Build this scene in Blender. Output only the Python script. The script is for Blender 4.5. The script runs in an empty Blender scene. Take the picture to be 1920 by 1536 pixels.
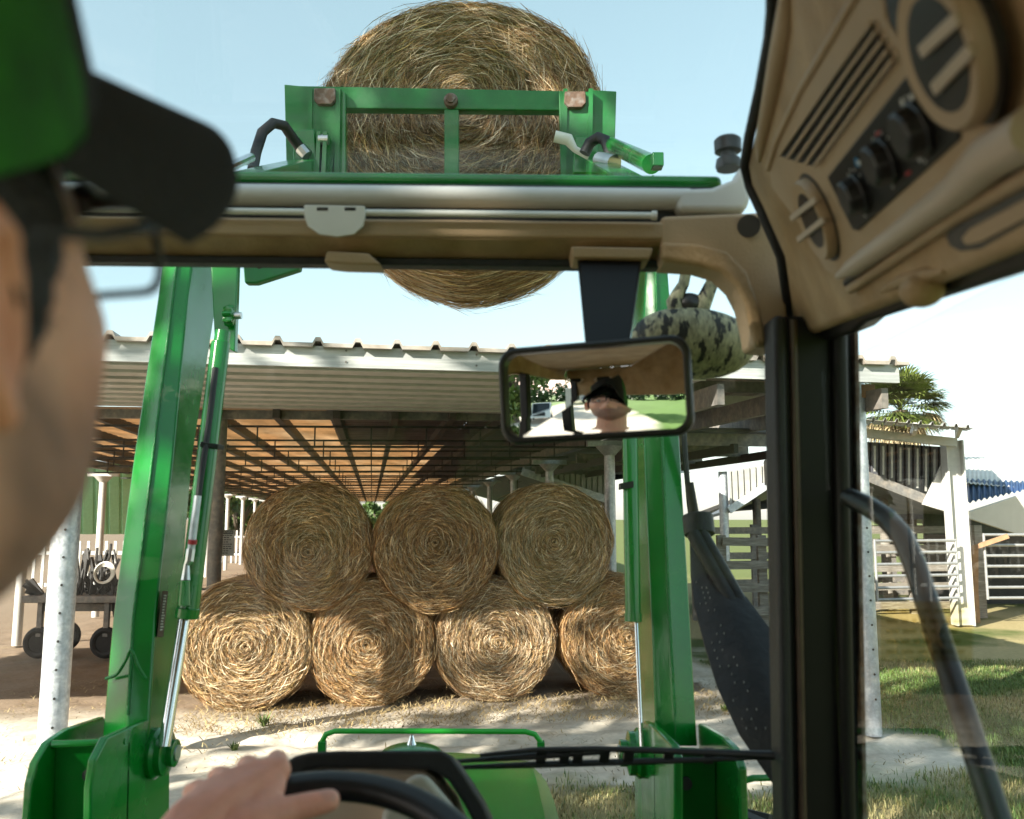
import bpy, bmesh, math, random
import numpy as np
from mathutils import Vector, Matrix, Euler
random.seed(7); rng = np.random.default_rng(7)
R_ = math.radians; PI = math.pi
scn = bpy.context.scene
COL = scn.collection

# ------------------------------------------------------------------ camera, sky, sun, exposure
CH = 2.1; F = 1600.0; PITCH = R_(7.2)
cam_d = bpy.data.cameras.new("camera"); cam = bpy.data.objects.new("camera", cam_d); COL.objects.link(cam)
cam.location = (0, 0, CH); cam.rotation_euler = (R_(90) + PITCH, 0, 0)
cam_d.lens = 30; cam_d.sensor_width = 36; cam_d.sensor_fit = 'HORIZONTAL'
cam_d.clip_start = 0.02; cam_d.clip_end = 2000
cam_d.dof.use_dof = True; cam_d.dof.focus_distance = 5.5; cam_d.dof.aperture_fstop = 5.0; cam_d.dof.aperture_blades = 8
scn.camera = cam
SUN_EL = R_(27.5)
SUN_DIR = Vector((0.72, 0.694, -math.tan(SUN_EL))).normalized()      # the way the light travels
sun_d = bpy.data.lights.new("sun", 'SUN'); sun = bpy.data.objects.new("sun", sun_d); COL.objects.link(sun)
sun_d.energy = 5.0; sun_d.angle = R_(0.53); sun_d.color = (1.0, 0.93, 0.82)
sun.rotation_euler = SUN_DIR.to_track_quat('-Z', 'Y').to_euler(); sun.location = (-20, -16, 20)
world = bpy.data.worlds.new("World"); scn.world = world; world.use_nodes = True
wn = world.node_tree; bg = wn.nodes['Background']
sky = wn.nodes.new('ShaderNodeTexSky'); sky.sky_type = 'NISHITA'; sky.sun_disc = False
sky.sun_elevation = SUN_EL; sky.sun_rotation = math.atan2(-SUN_DIR.x, -SUN_DIR.y)
sky.air_density = 1.0; sky.dust_density = 1.0; sky.ozone_density = 1.0
hs = wn.nodes.new('ShaderNodeHueSaturation'); hs.inputs['Saturation'].default_value = .85; hs.inputs['Hue'].default_value = .462
gm = wn.nodes.new('ShaderNodeGamma'); gm.inputs[1].default_value = .68
wn.links.new(sky.outputs[0], gm.inputs[0]); wn.links.new(gm.outputs[0], hs.inputs['Color']); wn.links.new(hs.outputs[0], bg.inputs[0]); bg.inputs[1].default_value = 0.145
scn.view_settings.view_transform = 'Standard'; scn.view_settings.look = 'None'
scn.view_settings.exposure = 1.66; scn.view_settings.gamma = 1.0
scn.cycles.transparent_max_bounces = 32; scn.cycles.max_bounces = 12; scn.cycles.diffuse_bounces = 5
scn.cycles.caustics_reflective = False; scn.cycles.caustics_refractive = False
scn.cycles.use_denoising = True

CAM = Vector((0, 0, CH))
FW = Vector((0, math.cos(PITCH), math.sin(PITCH))); UP = Vector((0, -math.sin(PITCH), math.cos(PITCH)))
def ray(px, py): return FW + Vector((1, 0, 0)) * ((px - 960) / F) + UP * ((768 - py) / F)
def P(px, py, d): return CAM + ray(px, py) * d
def G(px, py, z=0.0):
    r = ray(px, py); return CAM + r * ((z - CH) / r.z)
def onplane(px, py, p0, n, off=0.0):
    r = ray(px, py); t = (p0 - CAM).dot(n) / r.dot(n); return CAM + r * t + n * off

# ------------------------------------------------------------------ materials
def mat(name, c, rough=0.6, metal=0.0, var=0.12, scale=6.0, bump=0.0, bscale=40.0, spec=None, coat=0.0, c2=None, c2lo=0.45, c2hi=0.65, attr=None, rvar=0.0, stretch=None):
    m = bpy.data.materials.new(name); m.use_nodes = True
    nt = m.node_tree; b = nt.nodes['Principled BSDF']; L = nt.links.new
    b.inputs['Roughness'].default_value = rough; b.inputs['Metallic'].default_value = metal
    if spec is not None: b.inputs['Specular IOR Level'].default_value = spec
    if coat: b.inputs['Coat Weight'].default_value = coat; b.inputs['Coat Roughness'].default_value = 0.06
    tc = nt.nodes.new('ShaderNodeTexCoord'); vec = tc.outputs['Object']
    if stretch:
        mp = nt.nodes.new('ShaderNodeMapping'); mp.inputs['Scale'].default_value = stretch
        L(vec, mp.inputs[0]); vec = mp.outputs[0]
    n1 = nt.nodes.new('ShaderNodeTexNoise'); n1.inputs['Scale'].default_value = scale; n1.inputs['Detail'].default_value = 6
    L(vec, n1.inputs['Vector'])
    base = None
    if attr:
        a = nt.nodes.new('ShaderNodeAttribute'); a.attribute_name = attr; base = a.outputs['Color']
    if c2 is not None:
        rp = nt.nodes.new('ShaderNodeMapRange'); rp.inputs[1].default_value = c2lo; rp.inputs[2].default_value = c2hi
        L(n1.outputs[0], rp.inputs[0])
        mx = nt.nodes.new('ShaderNodeMix'); mx.data_type = 'RGBA'
        mx.inputs[6].default_value = (*c, 1); mx.inputs[7].default_value = (*c2, 1)
        if base: L(base, mx.inputs[6])
        L(rp.outputs[0], mx.inputs[0]); base = mx.outputs[2]
    n2 = nt.nodes.new('ShaderNodeTexNoise'); n2.inputs['Scale'].default_value = scale * 2.7; n2.inputs['Detail'].default_value = 8
    L(vec, n2.inputs['Vector'])
    hv = nt.nodes.new('ShaderNodeHueSaturation'); hv.inputs['Color'].default_value = (*c, 1)
    if base: L(base, hv.inputs['Color'])
    mr = nt.nodes.new('ShaderNodeMapRange'); mr.inputs[1].default_value = 0.25; mr.inputs[2].default_value = 0.75
    mr.inputs[3].default_value = 1 - var; mr.inputs[4].default_value = 1 + var
    L(n2.outputs[0], mr.inputs[0]); L(mr.outputs[0], hv.inputs['Value']); L(hv.outputs[0], b.inputs['Base Color'])
    if rvar:
        m2 = nt.nodes.new('ShaderNodeMapRange'); m2.inputs[1].default_value = .3; m2.inputs[2].default_value = .7
        m2.inputs[3].default_value = max(0.03, rough - rvar); m2.inputs[4].default_value = rough + rvar
        L(n2.outputs[0], m2.inputs[0]); L(m2.outputs[0], b.inputs['Roughness'])
    if bump:
        n3 = nt.nodes.new('ShaderNodeTexNoise'); n3.inputs['Scale'].default_value = bscale; n3.inputs['Detail'].default_value = 4
        L(vec, n3.inputs['Vector'])
        bp = nt.nodes.new('ShaderNodeBump'); bp.inputs['Strength'].default_value = bump; bp.inputs['Distance'].default_value = 0.01
        L(n3.outputs[0], bp.inputs['Height']); L(bp.outputs[0], b.inputs['Normal'])
    return m

M = {}
M['green'] = mat('green_paint', (0.004, 0.19, 0.020), 0.22, var=.10, scale=3, coat=0.3, rvar=.08, bump=.06, bscale=25, c2=(0.022, 0.125, 0.032), c2lo=.48, c2hi=.8)
M['weld'] = mat('green_weld', (0.006, 0.17, 0.026), 0.3, bump=.8, bscale=60)
M['green_dusty'] = mat('green_worn_paint', (0.010, 0.17, 0.035), 0.4, var=.2, scale=5, c2=(0.03, 0.15, 0.05), bump=.1)
M['hoodgreen'] = mat('hood_paint', (0.014, 0.27, 0.03), 0.24, var=.06)
M['lime'] = mat('light_green_paint', (0.02, 0.33, 0.03), 0.3)
M['yellow'] = mat('yellow_decal', (0.65, 0.42, 0.02), 0.4)
M['rust'] = mat('rusty_steel', (0.13, 0.075, 0.05), 0.7, c2=(0.24, 0.2, 0.18), bump=.3, var=.25, scale=30)
M['steel'] = mat('zinc_steel', (0.55, 0.55, 0.53), 0.3, metal=1.0)
M['chrome'] = mat('chrome_rod', (0.8, 0.8, 0.8), 0.1, metal=1.0, var=.04)
M['rubber'] = mat('black_rubber', (0.012, 0.012, 0.013), 0.55, bump=.15, bscale=150)
M['black'] = mat('black_plastic', (0.013, 0.012, 0.012), 0.38, bump=.06, bscale=300, var=.2)
M['blacktrim'] = mat('black_trim', (0.007, 0.006, 0.0055), 0.45, spec=.3, var=.2)
M['tan'] = mat('tan_plastic', (0.44, 0.315, 0.195), 0.5, bump=.12, bscale=220, var=.07, scale=4, c2=(0.40, 0.265, 0.14), c2lo=.4, c2hi=.7)
M['tan2'] = mat('tan_headliner_foam', (0.44, 0.30, 0.165), 0.6, bump=.25, bscale=140, var=.16, scale=7, c2=(0.31, 0.185, 0.075), c2lo=.4, c2hi=.7)
M['tan3'] = mat('pale_tan_plastic', (0.52, 0.42, 0.32), 0.42, bump=.05, bscale=200, var=.05)
M['silver'] = mat('pale_silver_trim', (0.62, 0.61, 0.58), 0.35, var=.05)
M['dash'] = mat('grey_dash_plastic', (0.42, 0.40, 0.35), 0.5, var=.06)
M['white'] = mat('offwhite_plastic', (0.72, 0.70, 0.64), 0.4, var=.05)
M['dial'] = mat('white_print', (0.75, 0.74, 0.7), 0.5)
M['blue'] = mat('blue_print', (0.03, 0.25, 0.5), 0.5); M['red'] = mat('red_print', (0.45, 0.02, 0.03), 0.5)
M['galv'] = mat('galvanised_steel', (0.46, 0.49, 0.53), 0.42, metal=.45, var=.18, scale=14, c2=(0.62, 0.64, 0.66), rvar=.1, bump=.05)
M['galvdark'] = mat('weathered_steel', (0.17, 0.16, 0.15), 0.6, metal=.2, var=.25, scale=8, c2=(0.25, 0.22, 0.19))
M['fascia'] = mat('galvanised_fascia', (0.42, 0.43, 0.42), 0.45, metal=.3, var=.22, scale=3, stretch=(.4, .4, 6), c2=(0.54, 0.54, 0.52))
M['soffit'] = mat('galvanised_purlins', (0.50, 0.47, 0.43), 0.5, metal=.1, var=.15, scale=3)
M['roofedge'] = mat('dirty_roof_sheet', (0.36, 0.31, 0.26), 0.6, metal=.1, var=.25, scale=4, c2=(0.36, 0.33, 0.30))
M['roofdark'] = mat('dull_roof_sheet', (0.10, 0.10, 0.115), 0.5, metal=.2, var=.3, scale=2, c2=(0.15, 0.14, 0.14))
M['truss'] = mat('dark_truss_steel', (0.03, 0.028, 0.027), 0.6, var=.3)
M['purlindark'] = mat('dark_brown_purlin', (0.06, 0.05, 0.042), 0.65, var=.3, scale=4)
M['browntrim'] = mat('dark_brown_trim', (0.07, 0.045, 0.03), 0.4, var=.3, scale=9)
M['corr'] = mat('bare_corrugated_sheet', (0.42, 0.41, 0.38), 0.5, metal=.15, var=.15, scale=3)
M['whiteroof'] = mat('white_roof_sheet', (0.60, 0.57, 0.53), 0.5, var=.05, scale=2)
M['blueroof'] = mat('blue_roof_sheet', (0.035, 0.075, 0.19), 0.45, var=.2, scale=3)
M['whitepost'] = mat('white_painted_steel', (0.50, 0.49, 0.465), 0.45, var=.08, scale=5)
M['wood'] = mat('weathered_boards', (0.21, 0.185, 0.155), 0.85, var=.3, scale=3, stretch=(1, 1, 9), c2=(0.30, 0.28, 0.25), bump=.3)
M['woodwarm'] = mat('brown_timber', (0.30, 0.17, 0.09), 0.8, var=.25, scale=3, bump=.2)
M['pipe'] = mat('grey_gate_pipe', (0.36, 0.36, 0.36), 0.4, metal=.4)
M['leaf'] = mat('leaf_green', (0.05, 0.10, 0.022), 0.6, attr='Col', var=.25, scale=2)
M['bark'] = mat('grey_bark', (0.13, 0.10, 0.075), 0.9, var=.3, bump=.6, bscale=12)
M['hay'] = mat('hay_straw', (0.5, 0.36, 0.17), 0.62, attr='Col', var=.1, scale=3, spec=.35)
M['skin'] = mat('skin', (0.55, 0.3, 0.2), 0.5, attr='Col', var=.06, scale=30, bump=.12, bscale=220)
M['skin'].node_tree.nodes['Principled BSDF'].inputs['Subsurface Weight'].default_value = .18; M['skin'].node_tree.nodes['Principled BSDF'].inputs['Subsurface Radius'].default_value = (.012, .004, .002); M['skin'].node_tree.nodes['Principled BSDF'].inputs['Subsurface Scale'].default_value = 1.0
M['hair'] = mat('dark_hair', (0.012, 0.009, 0.007), 0.55, var=.4, scale=60, bump=.6, bscale=150)
M['capblack'] = mat('black_cap_cloth', (0.014, 0.013, 0.014), 0.85, bump=.3, bscale=300, var=.15)
M['capgreen'] = mat('green_cap_mesh', (0.026, 0.22, 0.016), 0.8, bump=.4, bscale=300, var=.2, scale=18, c2=(0.01, 0.10, 0.01))
M['shirt'] = mat('dark_shirt', (0.016, 0.018, 0.026), 0.85, bump=.2, bscale=120)
M['denim'] = mat('blue_denim', (0.05, 0.075, 0.13), 0.85, bump=.2, bscale=200)
M['eye'] = mat('eye_white', (0.7, 0.67, 0.62), 0.2); M['iris'] = mat('dark_iris', (0.03, 0.02, 0.015), 0.2)
M['asph'] = mat('decal_black', (0.015, 0.015, 0.016), 0.4)
M['sign'] = mat('sign_plate', (0.42, 0.42, 0.38), 0.5, var=.15, scale=10)
M['tarp'] = mat('pale_green_tarp', (0.30, 0.55, 0.30), 0.7, var=.08)
M['carpaint'] = mat('white_car_paint', (0.78, 0.78, 0.78), 0.25, coat=.5, var=.02)
M['darkglass'] = mat('dark_window', (0.02, 0.025, 0.03), 0.08, var=.05)
M['tyre'] = mat('tyre_rubber', (0.022, 0.021, 0.02), 0.8, var=.3, bump=.2)
M['camo'] = mat('camouflage_print', (0.30, 0.275, 0.17), 0.6, var=.6, scale=42, c2=(0.014, 0.014, 0.013), c2lo=.53, c2hi=.58, stretch=(1.3, .5, .6), bump=.2, bscale=25)  # olive and black mottle puts a grass reflection into the colour
M['exhaust'] = mat('black_heatshield', (0.010, 0.009, 0.009), 0.5, bump=.3, bscale=60, var=.35, scale=8, c2=(0.03, 0.024, 0.02), spec=.3)

def glassmat(name, tint=(1, 1, 1), base=.008, amp=.3):
    m = bpy.data.materials.new(name); m.use_nodes = True; nt = m.node_tree; L = nt.links.new
    out = nt.nodes['Material Output']; nt.nodes.remove(nt.nodes['Principled BSDF'])
    tr = nt.nodes.new('ShaderNodeBsdfTransparent'); tr.inputs[0].default_value = (*tint, 1)
    gl = nt.nodes.new('ShaderNodeBsdfGlossy'); gl.inputs['Roughness'].default_value = 0.01
    lw = nt.nodes.new('ShaderNodeLayerWeight'); lw.inputs[0].default_value = 0.5
    pw = nt.nodes.new('ShaderNodeMath'); pw.operation = 'POWER'; pw.inputs[1].default_value = 4; L(lw.outputs['Facing'], pw.inputs[0])
    ma = nt.nodes.new('ShaderNodeMath'); ma.operation = 'MULTIPLY_ADD'; ma.inputs[1].default_value = amp; ma.inputs[2].default_value = base; L(pw.outputs[0], ma.inputs[0])
    mx = nt.nodes.new('ShaderNodeMixShader'); L(ma.outputs[0], mx.inputs[0]); L(tr.outputs[0], mx.inputs[1]); L(gl.outputs[0], mx.inputs[2])
    L(mx.outputs[0], out.inputs[0]); return m
M['glass'] = glassmat('clear_glass', (.97, .985, .975))
M['lens'] = glassmat('spectacle_lens', (.96, .97, .97), .015)
M['sticker'] = glassmat('translucent_sticker', (.95, .92, .80), .0, .0)
M['stickerprint'] = glassmat('sticker_print', (.88, .86, .76), .0, .0)
m = mat('mirror_silver', (0.92, 0.93, 0.92), 0.0, metal=1.0, var=0.0); M['mirror'] = m
# amber fibreglass roof: passes part of the daylight
m = mat('amber_fibreglass', (0.66, 0.47, 0.30), 0.55, var=.3, scale=1.2, c2=(0.74, 0.58, 0.42), stretch=(1, .35, 1)); nt = m.node_tree
b = nt.nodes['Principled BSDF']; tl = nt.nodes.new('ShaderNodeBsdfTranslucent'); mx = nt.nodes.new('ShaderNodeMixShader'); mx.inputs[0].default_value = .62
src = b.inputs['Base Color'].links[0].from_socket
nt.links.new(src, tl.inputs[0]); nt.links.new(b.outputs[0], mx.inputs[1]); nt.links.new(tl.outputs[0], mx.inputs[2])
nt.links.new(mx.outputs[0], nt.nodes['Material Output'].inputs[0]); M['amber'] = m

# ------------------------------------------------------------------ mesh helpers
ORG = {}
class MB:
    def __init__(s): s.v = []; s.f = []; s.m = []; s.cur = 0
    def add(s, vs, fs):
        o = len(s.v); s.v += [Vector(v) for v in vs]
        for f in fs: s.f.append([i + o for i in f]); s.m.append(s.cur)
        return s
    def hexa(s, a, b):      # two rings of four points
        return s.loft([a, b])
    def loft(s, rings, caps=True, closed=True):
        n = len(rings[0]); vs = [p for r in rings for p in r]; fs = []
        for k in range(len(rings) - 1):
            for i in range(n if closed else n - 1):
                j = (i + 1) % n; fs.append([k * n + i, k * n + j, (k + 1) * n + j, (k + 1) * n + i])
        if caps and closed: fs.append(list(range(n))[::-1]); fs.append([(len(rings) - 1) * n + i for i in range(n)])
        return s.add(vs, fs)
    def box(s, c, sx, sy, sz, rot=None):
        c = Vector(c); q = [Vector((x * sx / 2, y * sy / 2, z * sz / 2)) for z in (-1, 1) for x, y in ((-1, -1), (1, -1), (1, 1), (-1, 1))]
        if rot is not None: q = [rot @ p for p in q]
        q = [p + c for p in q]; return s.loft([q[:4], q[4:]])
    def beam(s, a, b, w, h, up=(0, 0, 1)):
        a = Vector(a); b = Vector(b); d = (b - a).normalized(); u = Vector(up)
        sd = d.cross(u)
        if sd.length < 1e-4: sd = d.cross(Vector((0, 1, 0)))
        sd.normalize(); u = sd.cross(d).normalized()
        r = [sd * x * w / 2 + u * z * h / 2 for x, z in ((-1, -1), (1, -1), (1, 1), (-1, 1))]
        return s.loft([[a + q for q in r], [b + q for q in r]])
    def tube(s, pts, r, n=10, caps=True):
        pts = [Vector(p) for p in pts]; rr = r if isinstance(r, (list, tuple)) else [r] * len(pts)
        rings = []; prev = None
        for i, p in enumerate(pts):
            d = (pts[min(i + 1, len(pts) - 1)] - pts[max(i - 1, 0)]).normalized()
            if prev is None:
                a = d.cross(Vector((0, 0, 1)))
                if a.length < .05: a = d.cross(Vector((0, 1, 0)))
            else: a = prev - d * prev.dot(d)
            a.normalize(); prev = a; b_ = d.cross(a)
            rings.append([p + (a * math.cos(2 * PI * k / n) + b_ * math.sin(2 * PI * k / n)) * rr[i] for k in range(n)])
        return s.loft(rings, caps)
    def cyl(s, a, b, r, r2=None, n=20): return s.tube([a, b], [r, r if r2 is None else r2], n)
    def prism(s, pts, off):
        pts = [Vector(p) for p in pts]; off = Vector(off); return s.loft([pts, [p + off for p in pts]])
    def lathe(s, prof, n=32, axis='Y', c=(0, 0, 0)):   # prof: (radius, along)
        c = Vector(c); rings = []
        for r, a in prof:
            ring = []
            for k in range(n):
                x, z = r * math.cos(2 * PI * k / n), r * math.sin(2 * PI * k / n)
                ring.append(c + (Vector((x, a, z)) if axis == 'Y' else Vector((a, x, z)) if axis == 'X' else Vector((x, z, a))))
            rings.append(ring)
        return s.loft(rings)
    def torus(s, c, u, v, R, r, n=48, k=12, a0=0, a1=2 * PI, rv=None):
        c = Vector(c); u = Vector(u).normalized(); v = Vector(v).normalized(); w = u.cross(v); full = abs(a1 - a0 - 2 * PI) < 1e-6
        rings = []
        for i in range(n + (0 if full else 1)):
            t = a0 + (a1 - a0) * i / n; e = u * math.cos(t) + v * math.sin(t)
            rings.append([c + e * (R + r * math.cos(2 * PI * j / k)) + w * (rv or r) * math.sin(2 * PI * j / k) for j in range(k)])
        if full: rings.append(rings[0])
        return s.loft(rings, caps=not full)
    def ell(s, c, ax, n=24, k=14, rot=None):
        c = Vector(c); rings = []
        for i in range(k + 1):
            t = PI * (i / k) * .998 + .003; ring = []
            for j in range(n):
                p = Vector((ax[0] * math.sin(t) * math.cos(2 * PI * j / n), ax[1] * math.sin(t) * math.sin(2 * PI * j / n), ax[2] * math.cos(t)))
                if rot is not None: p = rot @ p
                ring.append(c + p)
            rings.append(ring)
        return s.loft(rings)
    def build(s, name, mats, parent=None, smooth=35, bevel=0, seg=2):
        o0 = ORG[parent.name] if parent is not None else Vector((0, 0, 0))
        me = bpy.data.meshes.new(name); me.from_pydata([tuple(v - o0) for v in s.v], [], s.f)
        mats = mats if isinstance(mats, (list, tuple)) else [mats]
        for x in mats: me.materials.append(M[x])
        if len(mats) > 1: me.polygons.foreach_set('material_index', s.m)
        bm = bmesh.new(); bm.from_mesh(me); bmesh.ops.remove_doubles(bm, verts=bm.verts, dist=1e-6); bmesh.ops.recalc_face_normals(bm, faces=bm.faces); bm.to_mesh(me); bm.free()
        if smooth:
            me.polygons.foreach_set('use_smooth', [True] * len(me.polygons)); me.set_sharp_from_angle(angle=R_(smooth))
        ob = bpy.data.objects.new(name, me); COL.objects.link(ob)
        if parent is not None: ob.parent = parent
        ORG[ob.name] = o0
        if bevel:
            md = ob.modifiers.new('bevel', 'BEVEL'); md.width = bevel; md.segments = seg; md.limit_method = 'ANGLE'; md.angle_limit = R_(40); md.harden_normals = True
        return ob
def tag(o, label=None, cat=None, group=None, kind=None):
    if label: o['label'] = label
    if cat: o['category'] = cat
    if group: o['group'] = group
    if kind: o['kind'] = kind
    return o
def thing(name, loc, label, cat, group=None):
    o = bpy.data.objects.new(name, None); COL.objects.link(o); o.location = loc; o.empty_display_size = .2
    ORG[o.name] = Vector(loc); return tag(o, label, cat, group)
def arrays(name, V, Fq, mats, parent=None, col=None, smooth=False, midx=None):
    me = bpy.data.meshes.new(name); V = np.asarray(V, np.float32); Fq = np.asarray(Fq, np.int32); k = Fq.shape[1]
    if parent is not None: V = V - np.array(ORG[parent.name], np.float32)
    me.vertices.add(len(V)); me.vertices.foreach_set('co', V.ravel())
    me.loops.add(Fq.size); me.loops.foreach_set('vertex_index', Fq.ravel())
    me.polygons.add(len(Fq)); me.polygons.foreach_set('loop_start', np.arange(len(Fq)) * k); me.polygons.foreach_set('loop_total', np.full(len(Fq), k))
    for x in (mats if isinstance(mats, (list, tuple)) else [mats]): me.materials.append(M[x])
    if midx is not None: me.polygons.foreach_set('material_index', midx)
    me.update(calc_edges=True)
    if col is not None:
        a = me.color_attributes.new('Col', 'FLOAT_COLOR', 'POINT'); a.data.foreach_set('color', np.concatenate([col, np.ones((len(col), 1))], 1).astype(np.float32).ravel())
    if smooth: me.polygons.foreach_set('use_smooth', [True] * len(me.polygons))
    me.validate()
    o = bpy.data.objects.new(name, me); COL.objects.link(o)
    if parent is not None: o.parent = parent; ORG[o.name] = ORG[parent.name]
    else: ORG[o.name] = Vector((0, 0, 0))
    return o
def grid_faces(nu, nv):
    i = np.arange((nu - 1) * (nv - 1)); a = (i // (nv - 1)) * nv + i % (nv - 1)
    return np.stack([a, a + nv, a + nv + 1, a + 1], 1)
def corr(name, p00, p10, p11, p01, ribs, amp, material, parent=None, thick=.006, trap=False, mb=None):
    """corrugated sheet between four corners; the ribs run from the p00-p10 edge to the p01-p11 edge"""
    p00, p10, p11, p01 = map(Vector, (p00, p10, p11, p01)); n = (p10 - p00).cross(p01 - p00).normalized()
    per = [(0, 0), (.36, 0), (.44, 1), (.56, 1), (.64, 0)] if trap else [(i / 6, .5 + .5 * math.sin(2 * PI * i / 6)) for i in range(6)]
    us = [((k + a) / ribs, h) for k in range(ribs) for a, h in per] + [(1.0, per[0][1])]
    top, bot = [[], []], [[], []]
    for u, h in us:
        a = p00.lerp(p10, u) + n * amp * h; b = p01.lerp(p11, u) + n * amp * h
        top[0].append(a); top[1].append(b); bot[0].append(a - n * thick); bot[1].append(b - n * thick)
    q = mb or MB()
    q.loft([top[0] + bot[0][::-1], top[1] + bot[1][::-1]])
    return q if mb else q.build(name, material, parent, smooth=30 if trap else 70)

# value noise for the ground relief
_t = rng.random((256, 256))
def vnoise(x, y):
    xi = np.floor(x).astype(int); yi = np.floor(y).astype(int); fx = x - xi; fy = y - yi
    fx = fx * fx * (3 - 2 * fx); fy = fy * fy * (3 - 2 * fy)
    g = lambda a, b: _t[a % 256, b % 256]
    return (g(xi, yi) * (1 - fx) + g(xi + 1, yi) * fx) * (1 - fy) + (g(xi, yi + 1) * (1 - fx) + g(xi + 1, yi + 1) * fx) * fy
def fbm(x, y, o=4):
    s = 0; a = .5
    for k in range(o): s = s + a * vnoise(x * 2 ** k + 17 * k, y * 2 ** k + 5 * k); a *= .5
    return s

# shed frame: xs across (to the right), ys along the shed
SA = math.atan((960 - 697) / F * math.cos(PITCH))
SR = Vector((math.cos(SA), math.sin(SA), 0)); SY = Vector((-math.sin(SA), math.cos(SA), 0))
def S(xs, ys, z): return SR * xs + SY * ys + Vector((0, 0, z))
def toS(x, y): return x * SR.x + y * SR.y, x * SY.x + y * SY.y

# ------------------------------------------------------------------ ground
def sandmask(x, y):
    """1 = bare sand, 0 = grass"""
    w = (fbm(x * .55 + 3, y * .55) - .47) * 3.2 + (fbm(x * 2.3, y * 2.3 + 9) - .47) * 1.6
    xs = x * SR.x + y * SR.y; ys = x * SY.x + y * SY.y
    front = np.minimum(ys - 5.2 - 1.7 * np.clip((xs + .5) / 2, 0, 1) + w * .5, 3.7 + w * .6 + np.clip((ys - 7.5) * .3, -1, 1) - xs)       # yard in front of and under the shed
    left = np.minimum(ys - 1.0 + w * .6, -.2 + w * .8 - xs)
    post = .55 + w * .3 - np.hypot(x - 3.45, (y - 8.1) * .8)
    drive = np.minimum(-2.2 + w * .6 - y, np.minimum(4.6 + w - np.abs(x + 6.5 - (y + 8) * .62) , 60 + y))
    m = np.maximum(np.maximum(front, left), np.maximum(post, drive))
    return np.clip(m * 1.6 + .5, 0, 1)
def axis(lo, hi, st, far):
    core = list(np.arange(lo, hi + st / 2, st)); a = []; d = st; x = hi
    while x < far: d *= 1.16; x += d; a.append(x)
    b_ = []; d = st; x = lo
    while x > -far: d *= 1.16; x -= d; b_.append(x)
    return np.array(b_[::-1] + core + a)
gx = axis(-9, 12, .085, 700); gy = axis(3, 16, .07, 700)
X, Y = np.meshgrid(gx, gy, indexing='ij'); near = np.clip(1 - np.maximum(np.abs(X) - 10, 0) / 10, 0, 1) * np.clip(1 - np.maximum(np.abs(Y - 8) - 9, 0) / 12, 0, 1)
sm = sandmask(X, Y); xs_, ys_ = toS(X, Y)
rut = sum(np.exp(-((ys_ - c - .22 * np.sin(xs_ * .7 + k)) / .10) ** 2) * (.6 + .8 * fbm(X * 1.5 + k, Y * 1.5)) for k, c in enumerate((6.0, 6.9, 7.75, 8.6)))
foot = fbm(X * 4.2, Y * 4.2, 3) + .55 * rut; Z = (-.035 * np.clip(foot - .35, 0, 1) * sm * 2.6 + .05 * (fbm(X * .7, Y * .7, 2) - .4)) * near - .02 * near
sand = np.array([.60, .54, .455]); dirt_shade = np.array([.15, .095, .055]); grass = np.array([.09, .115, .035]); dry = np.array([.33, .27, .14]); field = np.array([.13, .15, .055])
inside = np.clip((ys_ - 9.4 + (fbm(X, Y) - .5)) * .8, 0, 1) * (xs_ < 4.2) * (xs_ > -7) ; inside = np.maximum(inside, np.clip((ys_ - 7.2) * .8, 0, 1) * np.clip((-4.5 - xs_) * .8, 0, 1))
c_s = sand + (fbm(X * 3, Y * 3)[..., None] - .5) * .14; c_s = c_s * (1 - inside[..., None] * .85) + dirt_shade * inside[..., None] * .85  # shed floor: brown dirt with the shade under the roof mixed in
litter = np.clip((fbm(X * 7 + 40, Y * 7) - .60) * 6, 0, 1) * .5
c_s = c_s * (1 - .10 * np.clip(rut, 0, 1.5))[..., None]
c_s = c_s * (1 - litter[..., None]) + np.array([.22, .17, .09]) * litter[..., None]
dmix = np.clip((fbm(X * .8 + 50, Y * .8) - .42) * 4 + np.clip((np.hypot(X, Y) - 10) / 5, 0, .6), 0, 1)[..., None]; c_g = grass * (1 - dmix) + dry * dmix
fm = np.clip((np.hypot(X, Y) - 22) / 12, 0, 1)[..., None]; bk = np.clip((-Y - 2) / 4, 0, 1)[..., None]; c_g = c_g * (1 - fm) + field * fm; c_g = c_g * (1 - bk) + np.array([.085, .17, .025]) * (.8 + .4 * fbm(X * .3, Y * .3)[..., None]) * bk
C = c_s * sm[..., None] + c_g * (1 - sm[..., None])
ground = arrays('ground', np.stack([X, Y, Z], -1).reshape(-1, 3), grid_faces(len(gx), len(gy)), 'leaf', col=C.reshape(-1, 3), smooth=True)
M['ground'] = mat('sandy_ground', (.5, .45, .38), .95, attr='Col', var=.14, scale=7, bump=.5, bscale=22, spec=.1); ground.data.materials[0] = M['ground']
tag(ground, kind='structure')

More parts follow.
